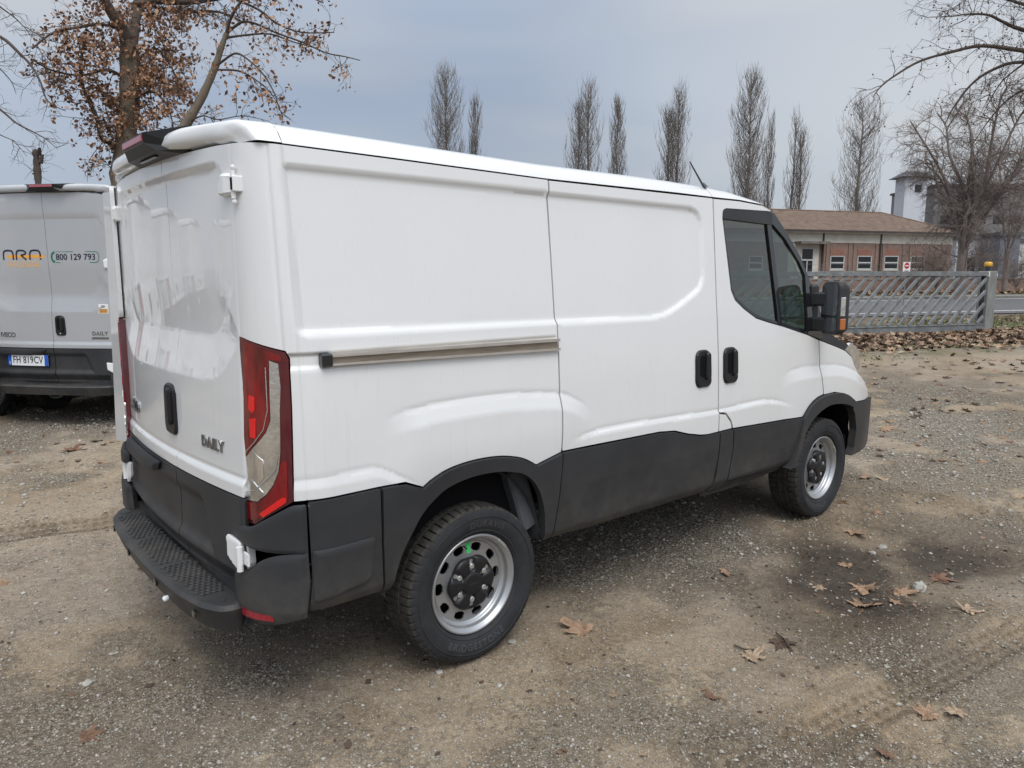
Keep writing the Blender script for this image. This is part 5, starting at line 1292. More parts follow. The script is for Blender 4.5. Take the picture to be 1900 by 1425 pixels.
tree('plane_tree', 'large plane tree with dead brown leaves round its stem, rising behind the silver van', tr[0], limbs, [(8.5, 1.05, 65, .22, -.06, .011, 4), (7., .5, 60, .25, -.10, .006, 3), (5.5, .26, 60, .25, -.15, .0035, 3)], [bark_plane, bark_dark, bark_dark], leafm, 3, 'plane trees round the yard', .105, .85, wt)

# leaning tree between the vans
Z = 17.
tr = toground(px_path([(318, 300), (345, 232), (372, 185), (397, 130), (410, 90), (420, 62)], Z))
limbs = [(tr, .13, .055), (px_path([(420, 62), (440, 46), (455, 40), (480, 46), (510, 60), (560, 78), (605, 98), (640, 105), (668, 112)], Z, -1), .035, .01), (px_path([(421, 70), (450, 66), (500, 63), (545, 78), (590, 90)], Z, 1), .03, .01),
         (px_path([(398, 126), (415, 112), (438, 99), (462, 112), (490, 140), (510, 175), (520, 205), (540, 222)], Z, -1.), .03, .008), (px_path([(398, 130), (440, 131), (470, 145), (500, 170), (520, 200)], Z, 1.), .026, .008),
         (px_path([(440, 0), (480, 18), (515, 44), (560, 60), (620, 60)], Z, -1), .035, .01), (px_path([(420, 62), (430, 30), (450, 0), (480, -30), (560, -10), (600, 5)], Z, -1), .04, .012), (px_path([(345, 230), (375, 215), (405, 222), (450, 215), (500, 225)], Z, -.5), .02, .006), (px_path([(370, 190), (345, 150), (340, 110), (355, 105)], Z, .5), .014, .005)]
tree('plane_tree', 'slender plane tree leaning right behind the white van roof', tr[0], limbs, [(4.5, .75, 58, .22, -.04, .008, 4), (6.0, .42, 60, .25, -.08, .0045, 3), (3.2, .2, 60, .25, -.1, .003, 3)], [bark_plane, bark_dark, bark_dark], leafm, 8, 'plane trees round the yard', .10, .42)

# bare tree off the left edge, its branches drooping into view
Z = 18.
tr = toground(px_path([(-150, 420), (-150, 200), (-140, 60), (-130, -60)], Z))
limbs = [(tr, .22, .14), (px_path([(-145, 90), (-60, 50), (0, 68), (35, 98), (58, 122), (75, 152), (85, 182), (100, 196), (122, 206)], Z, -1), .05, .008), (px_path([(-145, 150), (-60, 160), (0, 203), (30, 228), (60, 244), (85, 258), (105, 275)], Z, -1), .035, .006),
         (px_path([(-140, 20), (-60, -20), (10, 20), (40, 45), (60, 70)], Z, -1), .03, .006), (px_path([(-140, 60), (-60, 90), (-10, 120), (20, 150), (30, 175)], Z, 1), .025, .005), (px_path([(-148, 200), (-60, 215), (0, 250), (25, 262), (50, 290)], Z, 1), .02, .005)]
tree('bare_tree', 'bare tree past the left edge whose drooping branches reach into view', tr[0], limbs, [(4.5, .8, 55, .22, -.06, .008, 4), (5.5, .45, 55, .25, -.08, .0045, 3), (5.0, .25, 55, .25, -.08, .003, 3)], [bark_plane, bark_dark, bark_dark], None, 12)

# pollarded stub behind the silver van
Z = 26.; P = toground(px_path([(73, 420), (71, 340), (69, 310), (66, 278)], Z)); r = np.random.default_rng(4)
e = empty('pollarded_trunk', P[0]); tag(e, 'bare pollarded tree stub sticking up behind the silver van roof', 'tree')
T = Tubes(); T.add(smooth3(P), np.linspace(.14, .10, len(smooth3(P)))*(1+.12*r.normal(0, 1, len(smooth3(P)))), 9); inl(T.build('trunk', bark_dark, None), e)
T = Tubes()
for (x, y) in ((64, 292), (74, 300), (63, 318), (72, 284)):
    p = at(x, y, Z); T.add(np.array([p+[0, 0, -.05], p+r.normal(0, .1, 3)+[0, 0, .06]]), [.09, .05], 6)
    for _ in range(9):
        C, _d = path(p, r.normal(0, 1, 3)+[0, 0, .6], r.uniform(.3, .9), 4, .25, .0, r); T.add(C, np.linspace(.008, .004, 5), 3)
inl(T.build('shoots', bark_dark, None, 'stuff'), e)

# poplars in a row far behind
def poplar(px, ytop, hw_px, Z, seed, label, twin=0, ragged=1.0):
    base = on_ground(px, Z); r = np.random.default_rng(seed); H = 1.66+(512-ytop)/FPX*Z; W = hw_px*1.15/FPX*Z
    e = empty('poplar_tree', base); tag(e, label, 'poplar', 'poplars in a row on the skyline')
    T = Tubes(); B = Tubes(); 
    tops = [(0, 1.0)]+([(.45*W*(1 if twin > 0 else -1), .90)] if twin else [])
    for (dx, hh) in tops:
        n = 9; zz = np.linspace(0, H*hh, n); P = np.stack([base[0]+_r[0]*dx*np.clip(zz/H*2.2, 0, 1)+r.normal(0, .08, n), base[1]+_r[1]*dx*np.clip(zz/H*2.2, 0, 1)+r.normal(0, .08, n), zz-.1], 1)
        T.add(P, np.linspace(W*.12, .03, n), 7)
        m = int(240*ragged*(.6 if twin else 1))
        for i in range(m):
            q = r.uniform(.06, .95); z0 = H*hh*q; k = np.interp(z0, zz, np.arange(n)); p = P[int(k)]+(P[min(int(k)+1, n-1)]-P[int(k)])*(k-int(k))
            az_ = r.uniform(0, 6.28); prof = W*np.interp(q, [0, .12, .3, .5, .7, .85, 1], [.40, .70, .95, 1.0, .92, .72, .34])*r.uniform(.45, 1.1)/(1.5 if twin else 1)
            ln = H*r.uniform(.14, .28)*(1-.45*q)
            pts = [p]; 
            for t in np.linspace(.2, 1, 5): pts.append(p+np.array([math.cos(az_)*prof*(1-(1-t)**2.2), math.sin(az_)*prof*(1-(1-t)**2.2), ln*t])+r.normal(0, .10, 3))
            pts = np.array(pts); pts[:, 2] = np.minimum(pts[:, 2], H*hh*(1.0)+r.uniform(-.6, .2)); B.add(pts, np.linspace(.034, .013, 6), 3)
            for _ in range(6):
                j = r.integers(1, 5); a2 = r.uniform(0, 6.28); o = W*.28*r.uniform(.3, 1); b = pts[j]; l2 = ln*r.uniform(.2, .5)
                B.add(np.array([b, b+[math.cos(a2)*o*.7, math.sin(a2)*o*.7, l2*.5], b+[math.cos(a2)*o, math.sin(a2)*o, l2]]), [.018, .013, .008], 3)
    inl(T.build('trunk', bark_grey, None), e); inl(B.build('branches', bark_grey, None, 'stuff'), e)
for a in ((832, 153, 32, 118, 1, 'broad bare poplar, leftmost of the skyline row', 0, 1.3), (884, 203, 14, 126, 2, 'small slim bare poplar right beside the leftmost broad one', 0, .8), (1088, 175, 33, 118, 3, 'bare poplar with a forked top above the middle of the van roof', -1, 1.2),
          (1140, 205, 17, 122, 4, 'slim bare poplar close to the forked one above the van roof', 0, .9), (1250, 186, 32, 118, 5, 'tall bare poplar standing alone just left of the aerial', -1, 1.3), (1379, 160, 32, 112, 6, 'tallest bare poplar, just right of the aerial', 0, 1.5),
          (1416, 232, 11, 118, 7, 'very thin ragged poplar right of the tallest one', 0, .45), (1462, 228, 24, 115, 8, 'sparse double-stemmed poplar above the windscreen pillar', 1, .6), (1581, 203, 38, 112, 9, 'spreading bare poplar above the brick building roof', 0, 1.1)): poplar(*a)

# plane tree beyond the road, right of the building
def round_tree(px, Z, ytop, wpx, seed, label, rad, barkset, spec, fork=.30, nl=6, group=None, cat='tree', lean=0.0):
    base = on_ground(px, Z); r = np.random.default_rng(seed); H = 1.66+(512-ytop)/FPX*Z; W = wpx/FPX*Z
    zf_ = H*fork; tp = np.array([base+[0, 0, -.1], base+[0, 0, zf_*.5], base+[_r[0]*lean, _r[1]*lean, zf_]]); limbs = [(tp, rad, rad*.75)]
    for i in range(nl):
        a_ = 6.28*i/nl+r.uniform(-.4, .4); o = W*r.uniform(.45, .95); h = H-zf_
        top = r.uniform(.65, .98) if i % 2 else r.uniform(.45, .8)
        pts = [tp[-1]-[0, 0, r.uniform(0, .25)*zf_]]
        for t in np.linspace(.25, 1, 4): pts.append(tp[-1]+np.array([math.cos(a_)*o*t**.9, math.sin(a_)*o*t**.9, h*top*(1-(1-t)**1.6)])+r.normal(0, .25, 3))
        limbs.append((np.array(pts), rad*.30, rad*.10))
    return tree('plane_tree' if cat == 'tree' else 'bare_bush', label, base, limbs, spec, barkset, None, seed, group, cat=cat)
SP = [(1.9, 3.2, 55, .16, -.01, .036, 4), (3.2, 1.8, 58, .20, -.06, .017, 3), (5.4, .95, 58, .22, -.08, .0095, 3)]
round_tree(1779, 50, 172, 142, 21, 'bare plane tree with a thick trunk across the road, right of the brick building', .40, [bark_right, bark_right, bark_right], SP, .24, 11, 'plane trees round the yard')
round_tree(1862, 66, 215, 95, 22, 'thin bare tree behind the thick plane tree, above the gate post', .26, [bark_right]*3, [(1.5, 3.0, 50, .16, .02, .036, 4), (2.6, 1.6, 52, .2, -.03, .018, 3), (3.6, .9, 52, .2, -.05, .010, 3)], .25, 6)
round_tree(1925, 58, 150, 95, 23, 'tall bare tree at the right edge of view across the road', .40, [bark_right]*3, [(1.5, 3.0, 50, .16, .02, .036, 4), (2.6, 1.6, 52, .2, -.03, .018, 3), (3.6, .9, 52, .2, -.05, .010, 3)], .3, 7)
for i, (px, Z, yt, w, lab) in enumerate(((1735, 62, 440, 42, 'tangled brown bush left of the plane tree trunk'), (1822, 60, 430, 36, 'tangled brown bush right of the plane tree trunk'), (1700, 70, 455, 34, 'low thorny bush against the brick building wall'), (1885, 72, 455, 40, 'low bare bush in front of the white sheds'))):
    round_tree(px, Z, yt, w, 40+i, lab, .10, [bark_right]*3, [(4.5, 1.6, 55, .2, -.02, .018, 3), (6., .9, 58, .22, -.04, .010, 3)], .12, 9, cat='bush')

# tree off the right edge reaching over the yard
Z = 24.
tr = toground(px_path([(2190, 520), (2185, 300), (2170, 120), (2150, -60)], Z))
limbs = [(tr, .38, .25), (px_path([(2172, 150), (2050, 110), (1960, 100), (1900, 94), (1823, 85), (1767, 96), (1708, 113), (1664, 138), (1635, 160), (1620, 180)], Z, -2), .10, .010), (px_path([(2175, 180), (2040, 130), (1900, 115), (1841, 130), (1800, 159), (1767, 203), (1753, 232)], Z, 0), .085, .010),
         (px_path([(2168, 100), (2040, 90), (1900, 56), (1860, 40), (1835, 28), (1800, 26), (1767, 30), (1720, 32)], Z, -1), .08, .008), (px_path([(2160, 40), (2000, 40), (1900, 8), (1850, -5), (1790, -10), (1730, -6)], Z, -3), .07, .008),
         (px_path([(2180, 220), (2040, 180), (1920, 165), (1870, 185), (1830, 230), (1800, 275)], Z, 2), .06, .008), (px_path([(1900, 118), (1860, 150), (1835, 190), (1820, 220)], Z, 1), .03, .006)]
ov = tree('plane_tree', 'bare tree past the right edge with branches and seed balls hanging into view', tr[0], limbs, [(3.0, 1.5, 52, .20, -.03, .012, 4), (4.2, .85, 52, .25, -.08, .007, 3), (4.6, .42, 52, .25, -.12, .0045, 3)], [bark_dark, bark_dark, bark_dark], None, 31, 'plane trees round the yard')
r = np.random.default_rng(6); tw = [c for c in ov.children if c.name.startswith('twigs')][0]
co_ = np.empty(len(tw.data.vertices)*3, np.float32); tw.data.vertices.foreach_get('co', co_); co_ = co_.reshape(-1, 3)
sel = co_[r.choice(len(co_), 520, replace=False)]; oc = np.array([(1, 0, 0), (-1, 0, 0), (0, 1, 0), (0, -1, 0), (0, 0, 1), (0, 0, -1)], float)*.030
ft = np.array([(0, 2, 4), (2, 1, 4), (1, 3, 4), (3, 0, 4), (2, 0, 5), (1, 2, 5), (3, 1, 5), (0, 3, 5)])
inl(mesh('seed_balls', ((sel+[0, 0, -.06])[:, None]+oc[None]).reshape(-1, 3), (ft[None]+6*np.arange(len(sel))[:, None, None]).reshape(-1, 3), bark_dark), ov)['kind'] = 'stuff'

# far hedgerow woods: read as one mass
T = Tubes(); r = np.random.default_rng(77)
for i in range(210):
    px = r.uniform(-900, 2700); Z = r.uniform(95, 150)
    if 1380 < px < 2000: Z += 60
    b = on_ground(px, Z); H = r.uniform(7, 13)
    T.add(np.array([b, b+[0, 0, H*.55], b+[r.normal(0, .4), r.normal(0, .4), H]]), [.22, .14, .03], 4)
    for _ in range(34):
        z0 = H*r.uniform(.15, .8); a_ = r.uniform(0, 6.28); o = H*.32*r.uniform(.3, 1); l = H*r.uniform(.1, .35)
        T.add(np.array([b+[0, 0, z0], b+[math.cos(a_)*o*.6, math.sin(a_)*o*.6, z0+l*.6], b+[math.cos(a_)*o, math.sin(a_)*o, z0+l]]), [.07, .05, .03], 3)
tag(T.build('distant_trees', bark_grey, None), kind='stuff')
# ------------------------------------------------------------------ silver van
zs_ = lambda z: np.interp(z, [0, 1.42, 2.035, 2.11, 2.2, 2.6], [0, 1.42, 2.286, 2.545, 2.640, 3.0])
sv, svl, svr = make_van('taller silver delivery van with rental lettering and number plate on its rear doors', 'delivery vans parked in the yard', silver_paint, seam=.069, zf=zs_, silver=True)
sv.location = (.259, 6.785, .005); sv.rotation_euler = (0, 0, R(40.18))
FS = rearF(0, True, zs_); FZ = rearF(0, True)
handle_on(FZ, (.168, 1.122), .22, .125, svr, keyhole=True)
gv, gf = glyphs('DAILY', .058, .004, 1.15, bold=.001); decal_on('model_badge', FZ, gv, gf, badge_chrome, svr, .0, (.622, 1.036), 1.0, .005)
solid_on('badge_strip', FZ, [(.526, .998), (.718, .998), (.718, .974), (.526, .974)], 0, .004, badge_chrome, svr, edge=.002)
gv, gf = glyphs('IVECO', .072, .005, 1.0, bold=.002); decal_on('maker_badge', FZ, gv, gf, badge_chrome, svl, .0, (-.52, 1.012), 1.0, .005)
# rental lettering: arch-shaped A R A over an orange bar, orange word below. Heights are given on the door, undone through the roof stretch
iz = lambda z: float(np.interp(z, [0, 1.42, 2.286, 2.545], [0, 1.42, 2.035, 2.11]))
def decal_z(name, v2, f, mat, parent, h, at_):
    uv = np.stack([v2[:, 0]+at_[0], np.interp(v2[:, 1]+at_[1], [0, 1.42, 2.286, 2.545], [0, 1.42, 2.035, 2.11])], 1)
    P, Nn = FS(uv); return mesh(name, P+Nn*h, f, mat, parent)
z0, z1 = 1.838, 1.946
bar, bf = strip_quads(-.455, .030, 1.856, 1.890, 20); decal_z('orange_bar', bar, bf, orange_ink, svl, .0012, (0, 0))
def arch(x): return curve([(x, z0), (x, z1-.05), (x+.012, z1-.018), (x+.04, z1-.008), (x+.09, z1-.008), (x+.118, z1-.018), (x+.130, z1-.05), (x+.130, z0+.03)], 3)
for k, x in enumerate((-.497, -.325, -.150)):
    pts = arch(x)
    if k == 0: pts = pts+[(x+.130, z0)]
    if k == 1: pts = curve([(x+.02, z1-.008), (x+.08, z1-.008), (x+.115, z1-.02), (x+.122, z1-.035), (x+.105, z1-.05), (x+.06, z1-.058)], 3)
    v_, f_ = stroke(pts, .019)
    decal_z('letter', v_, f_, navy_ink, svl, .0022, (0, 0))
    if k == 1:
        for q in ([(x, z0), (x, z1-.05), (x+.010, z1-.018), (x+.03, z1-.008)], [(x+.06, z1-.058), (x+.125, z0)]):
            v_, f_ = stroke(q, .019); decal_z('letter', v_, f_, navy_ink, svl, .0024, (0, 0))
    if k == 2:
        v_, f_ = stroke([(x+.130, z0+.018), (x+.130, z0)], .019); decal_z('letter', v_, f_, navy_ink, svl, .0022, (0, 0))
gv, gf = glyphs('NOLEGGI', .088, 0, 1.12, bold=.0022); decal_z('orange_word', gv, gf, pale_orange_ink, svl, .0012, (-.250, 1.787))
# freephone panel
pill = roundpoly([(.150, 1.806), (.668, 1.806), (.668, 1.921), (.150, 1.921)], [.001, .05, .05, .001], 6)
k0 = max(i for i, q in enumerate(pill) if q[0] < .1505 and q[1] > 1.9)
out = [(.165, 1.806)]+[q for q in pill if q[0] > .16]+[(.29, 1.921)]
v_, f_ = stroke(out, .0075); decal_z('pill_outline', v_, f_, green_ink, svr, .0015, (0, 0))
v_, f_ = stroke(curve([(.147, 1.812), (.126, 1.828), (.118, 1.863), (.126, 1.898), (.147, 1.915)], 4), .022); decal_z('handset', v_, f_, green_ink, svr, .0015, (0, 0))
for yy in (1.816, 1.911):
    v_, f_ = stroke([(.140, yy-.012), (.152, yy+.012)], .020); decal_z('handset', v_, f_, green_ink, svr, .0017, (0, 0))
gv, gf = glyphs('800 129 793', .092, 0, 1.0, bold=.0016); gv[:, 0] *= .456/(gv[:, 0].max()-gv[:, 0].min()); decal_z('phone_number', gv, gf, navy_ink, svr, .0015, (.398, 1.862))
gv, gf = glyphs('NUMERO VERDE', .017, 0, 1.1); decal_z('small_text', gv, gf, green_ink, svr, .0015, (.235, 1.921))
# sticker low on the right door
for nm, q, m in (('sticker', [(.622, 1.255), (.738, 1.255), (.738, 1.358), (.622, 1.358)], white_ink), ('sticker_band', [(.630, 1.262), (.730, 1.262), (.730, 1.306), (.630, 1.306)], orange_ink)):
    v_ = np.array([(*p, 0) for p in q]); decal_on(nm, FZ, v_, [(0, 1, 2, 3)], m, svr, .002 if nm == 'sticker' else .0032)
for w_, z_ in ((.05, 1.338), (.035, 1.325)):
    decal_on('sticker_text', FZ, np.array([(.68-w_/2, z_-.004, 0), (.68+w_/2, z_-.004, 0), (.68+w_/2, z_+.004, 0), (.68-w_/2, z_+.004, 0)]), [(0, 1, 2, 3)], grey_ink, svr, .0032)
for k in range(3): decal_on('sticker_text', FZ, np.array([(.640, 1.270+.012*k, 0), (.720, 1.270+.012*k, 0), (.720, 1.275+.012*k, 0), (.640, 1.275+.012*k, 0)]), [(0, 1, 2, 3)], grey_ink, svr, .004)
# number plate
FP = rearF(.002, False)
pc = (-.266, .733); hwp, hhp = .262, .060
def onplate(name, q, m, h, par):
    xs = [p[0] for p in q]; ys = [p[1] for p in q]; v_, f_ = strip_quads(min(xs), max(xs), min(ys), max(ys), 16); return decal_on(name, FP, v_, f_, m, par, h, pc)
pl = solid_on('number_plate', FP, roundpoly([(pc[0]-hwp-.006, pc[1]-hhp-.006), (pc[0]+hwp+.006, pc[1]-hhp-.006), (pc[0]+hwp+.006, pc[1]+hhp+.006), (pc[0]-hwp-.006, pc[1]+hhp+.006)], .012), -.01, .014, gloss_black, svl, edge=.003)
onplate('plate_face', [(-hwp, -hhp), (hwp, -hhp), (hwp, hhp), (-hwp, hhp)], plate_white, .0155, pl)
for sx in (-1, 1): onplate('blue_band', [(sx*hwp, -hhp), (sx*(hwp-.046), -hhp), (sx*(hwp-.046), hhp), (sx*hwp, hhp)][::sx], plate_blue, .0168, pl)
gv, gf = glyphs('FH 819CV', .112, 0, 1.05, bold=.0012); gv[:, 0] *= .39/(gv[:, 0].max()-gv[:, 0].min()); gv[:, 1] *= .078/(gv[:, 1].max()-gv[:, 1].min()); decal_on('plate_number', FP, gv, gf, pmat('plate_ink', (.012, .012, .014), .5), pl, .0168, pc)
gv, gf = glyphs('I', .045, 0, 1.0, bold=.002); decal_on('plate_letter', FP, gv, gf, plate_white, pl, .018, (pc[0]-hwp+.023, pc[1]-.032))

# three more vans of the same row, out of frame to the left: they show as reflections in the rear doors
def copy_tree(o, parent=None):
    c = o.copy(); COL.objects.link(c); c.parent = parent
    for ch in list(o.children): copy_tree(ch, c)
    return c
PRINT = ('orange_bar', 'letter', 'orange_word', 'pill_outline', 'handset', 'phone_number', 'small_text', 'sticker', 'plate_', 'number_plate')
def repaint(o):
    for ch in list(o.children):
        if ch.name.split('.')[0].startswith(PRINT): 
            for q in list(ch.children): bpy.data.objects.remove(q)
            bpy.data.objects.remove(ch); continue
        if ch.type == 'MESH' and ch.data.materials and ch.data.materials[0] == silver_paint: ch.material_slots[0].link = 'OBJECT'; ch.material_slots[0].material = white_paint
        repaint(ch)
for k_, lab in ((1, 'tall white van next to the silver one, reflected largest in the rear doors'), (2, 'tall white van second from the silver one, reflected smaller in the rear doors'), (3, 'tall white van third from the silver one, reflected smallest in the rear doors')):
    c_ = copy_tree(sv); repaint(c_); c_['label'] = lab; c_.location = (.259-.80*2.35*k_, 6.785+.60*2.35*k_-.35, .0); c_.rotation_euler = (0, 0, R(46))

# ------------------------------------------------------------------ leaves and stones lying about
LT = [[], []]
def leaf_mesh(seed):
    r = np.random.default_rng(seed); T = np.linspace(-math.pi/2, 1.5*math.pi, 56, endpoint=False)
    lob = np.zeros(56)
    for c_, w_, h_ in ((90, 29, .60), (38, 25, .52), (142, 25, .52), (-16, 26, .38), (196, 26, .38)):
        c_ += r.normal(0, 5); dd = (np.degrees(T)-c_+180) % 360-180; lob = np.maximum(lob, h_*(1+r.normal(0, .10))*np.exp(-np.abs(dd/w_)**1.6))
    rad_ = np.maximum(lob, .25)*(1+.16*np.where(np.arange(56) % 3 == 0, 1, -.5)*r.uniform(.3, 1, 56)); rad_ *= np.where(np.abs((np.degrees(T)+90+180) % 360-180) < 16, .75, 1)
    o = np.stack([rad_*np.cos(T), rad_*np.sin(T)*1.02], 1)
    m = len(o); inner = o*.5
    V2 = np.concatenate([[(0, -.05)], inner, o]); rad = np.hypot(V2[:, 0], V2[:, 1])
    th = np.arctan2(V2[:, 1], V2[:, 0]); z = .16*rad**1.4*(1+1.1*np.sin(th*2+r.uniform(0, 6)))+.07*rad*np.sin(th*5+r.uniform(0, 6))+r.normal(0, .018, len(rad))*(rad > .1)+.02
    F = [(0, 1+i, 1+(i+1) % m) for i in range(m)]+[(1+i, 1+m+i, 1+m+(i+1) % m, 1+(i+1) % m) for i in range(m)]
    me = bpy.data.meshes.new('leaf_blade'); b = len(V2); st = [(-.012, -.5, .03), (.012, -.5, .03), (.03, -.80, .05), (.05, -.80, .05)]
    me.from_pydata([(*p, zz) for p, zz in zip(V2, z)]+st, [], F+[(b, b+1, b+3, b+2)]); me.update(); return me
gl_cols = [('fallen_tan', (.37, .25, .165), (.20, .125, .080)), ('fallen_pale', (.42, .32, .225), (.25, .175, .12)), ('fallen_rust', (.215, .125, .080), (.12, .068, .045)), ('fallen_dark', (.10, .066, .046), (.05, .034, .026))]
gl_m = [pmat(n_, c1, .85, var=.5, vscale=5.5, var2=c2, bump=.4, bscale=14.) for n_, c1, c2 in gl_cols]
protos = {}
for ci in range(4):
    for s_ in range(3):
        me = leaf_mesh(100+ci*7+s_); me.materials.append(gl_m[ci]); protos[(ci, s_)] = me
r = np.random.default_rng(15)
def put_leaf(px, py, w_px, ci, label, group='dry leaves lying on the yard', rot=None, tilt=.12):
    P = ground_at(px, py); Z = (P-CAM)@_f; sz = w_px/FPX*Z/.98
    o = bpy.data.objects.new('fallen_leaf', protos[(ci, int(r.integers(0, 3)))]); COL.objects.link(o)
    o.location = (P[0], P[1], float(gheight(np.array([P[0]]), np.array([P[1]]))[0])+.004); o.scale = (sz, sz, sz*.9)
    o.rotation_euler = (r.normal(0, tilt), r.normal(0, tilt), r.uniform(0, 6.28) if rot is None else rot); tag(o, label, 'leaf', group); return o
NEAR = [(1083, 1172, 66, 0, 'pale brown star-shaped leaf on dirt right of the rear wheel'), (1393, 1217, 60, 1, 'pinkish tan leaf lying by a dark twig on the dirt'), (1320, 1294, 44, 2, 'rust brown leaf on open dirt below the pinkish one'),
 (1722, 1330, 56, 0, 'left one of two touching tan leaves on the gravel'), (1772, 1319, 52, 1, 'right one of two touching tan leaves on the gravel'), (1604, 1078, 62, 0, 'large pale leaf in the middle of the dark muddy patch'),
 (1602, 1111, 70, 0, 'long torn leaf at the lower edge of the muddy patch'), (1670, 1088, 46, 0, 'pale leaf pressed against the white stone in the mud'), (1799, 1129, 54, 1, 'pale leaf with a long stalk right of the muddy patch'),
 (1660, 1104, 30, 0, 'small tan leaf just below the white stone'), (1573, 1039, 38, 0, 'crumpled tan leaf in the upper left of the muddy patch'), (1519, 1081, 28, 1, 'small pale leaf on the left rim of the muddy patch'),
 (1347, 1057, 34, 0, 'folded tan leaf on dirt between the wheels and the muddy patch'), (1584, 984, 44, 0, 'frayed leaf at the top of the muddy patch'), (1740, 1066, 54, 2, 'thin rust leaf on the right rim of the muddy patch'),
 (1449, 1188, 56, 3, 'withered dark leaf with twigs above the pinkish one'), (160, 1369, 62, 2, 'rotting rust brown leaf at the lower left of the yard'), (264, 1052, 26, 0, 'tan leaf on the ground behind the rear step'),
 (136, 838, 44, 2, 'long rust leaf left of the rear corner on bare dirt'), (178, 820, 26, 3, 'small dark leaf on bare dirt near the rear corner'), (24, 838, 30, 2, 'rust leaf near the left edge on bare dirt'), (6, 1081, 34, 0, 'tan leaf cut by the left edge beside the tyre track'),
 (1640, 798, 38, 0, 'tan leaf on gravel ahead of the front bumper, nearer one'), (1650, 783, 26, 0, 'tan leaf on gravel ahead of the front bumper, farther one'), (1610, 889, 30, 0, 'left one of a pair of leaves beside the front wheel'), (1640, 892, 30, 1, 'right one of a pair of leaves beside the front wheel'),
 (1700, 777, 28, 3, 'curled leaf casting a dark gap on the grey gravel'), (1748, 855, 28, 0, 'left one of three leaves in a line on the gravel'), (1781, 856, 24, 1, 'middle one of three leaves in a line on the gravel'), (1818, 859, 28, 0, 'right one of three leaves in a line on the gravel'),
 (1645, 1402, 50, 2, 'dark rust leaf at the bottom edge of the yard'), (1625, 954, 22, 0, 'small tan leaf between front wheel and muddy patch'), (1563, 934, 26, 2, 'rust leaf tucked beside the front tyre'), (1885, 924, 30, 1, 'pale leaf near the right edge in a wheel rut')]
for px, py, w, ci, lab in NEAR: put_leaf(px, py, w, ci, lab)
for i in range(120):
    while True:
        px = r.uniform(1590, 1905); py = 668+210*r.uniform(0, 1)**1.7
        if px > 1600+(py-700)*.05: break
    put_leaf(px, py, r.uniform(9, 19), int(r.choice([0, 0, 1, 2, 3])), 'small dry leaf lying on grey gravel between the van and the gate', 'small dry leaves beyond the front of the van', tilt=.25)
for i in range(16):
    put_leaf(r.uniform(0, 215), 770+r.uniform(0, 1)*130, r.uniform(9, 16), int(r.choice([0, 2, 3])), 'small dry leaf on bare dirt between the silver van and the rear step', 'small dry leaves behind the silver van', tilt=.2)
# drift of leaves against the gate, and along the far verge: too many to count
n = 9500; a_ = rng.uniform(-15, 17, n); b_ = np.where(rng.uniform(0, 1, n) < .80, rng.normal(-2.2, 1.1, n), rng.uniform(-5.5, 5.5, n)); k = (b_ < 6) & (np.abs(b_+.25) > .04); a_, b_ = a_[k], b_[k]
k = rng.uniform(0, 1, len(a_)) < np.where(b_ > 0, np.where(a_ > .5, 1, .45), 1)*np.where(b_ < -4, .35, 1); a_, b_ = a_[k], b_[k]
xy = GP[None]+a_[:, None]*SU[None]+b_[:, None]*SV[None]
pile = .10*np.exp(-((b_+1.6)/1.1)**2)*fbm(xy[:, 0], xy[:, 1], 1.1, 3, 44)*2*rng.uniform(0, 1, len(a_))+(b_ > 0)*(a_ > 0)*.25*rng.uniform(0, 1, len(a_))*np.exp(-((b_-1.2)/1.5)**2)
zz = gheight(xy[:, 0], xy[:, 1])+.015+pile
tag(leaf_cloud('leaf_litter', np.column_stack([xy, zz]), rng.uniform(.10, .21, len(a_)), gl_m, None, 'stuff', False, .35, .30), kind='stuff')
n = 3800; a_ = rng.uniform(-10, 75, n); b_ = rng.normal(32.5, 2.6, n); k = (b_ > 27) & (b_ < 39.2); a_, b_ = a_[k], b_[k]
xy = GP[None]+a_[:, None]*SU[None]+b_[:, None]*SV[None]
tag(leaf_cloud('verge_leaves', np.column_stack([xy, np.full(len(a_), .06)+rng.uniform(0, .3, len(a_))]), rng.uniform(.2, .45, len(a_)), gl_m, None, 'stuff', True, .3, .3), kind='stuff')
# crumbs of leaf, bark and twig trodden into the yard
n = 34000; x_, y_, r_ = cand(n, 2.0, 16); g_, mud_, br_, mo_, ed_, aa_, bb_ = masks(x_, y_); k = rng.uniform(0, 1, n) < .05+.95*mud_**1.5+.25*ed_; x_, y_, r_ = x_[k], y_[k], r_[k]
tag(leaf_cloud('leaf_crumbs', np.column_stack([x_, y_, gheight(x_, y_)+.004]), np.clip(rng.lognormal(math.log(.011), .55, len(x_)), .004, .045), [gl_m[2], gl_m[3], gl_m[3], gl_m[0], bark_dark], None, 'stuff', True, .8, .25), kind='stuff')
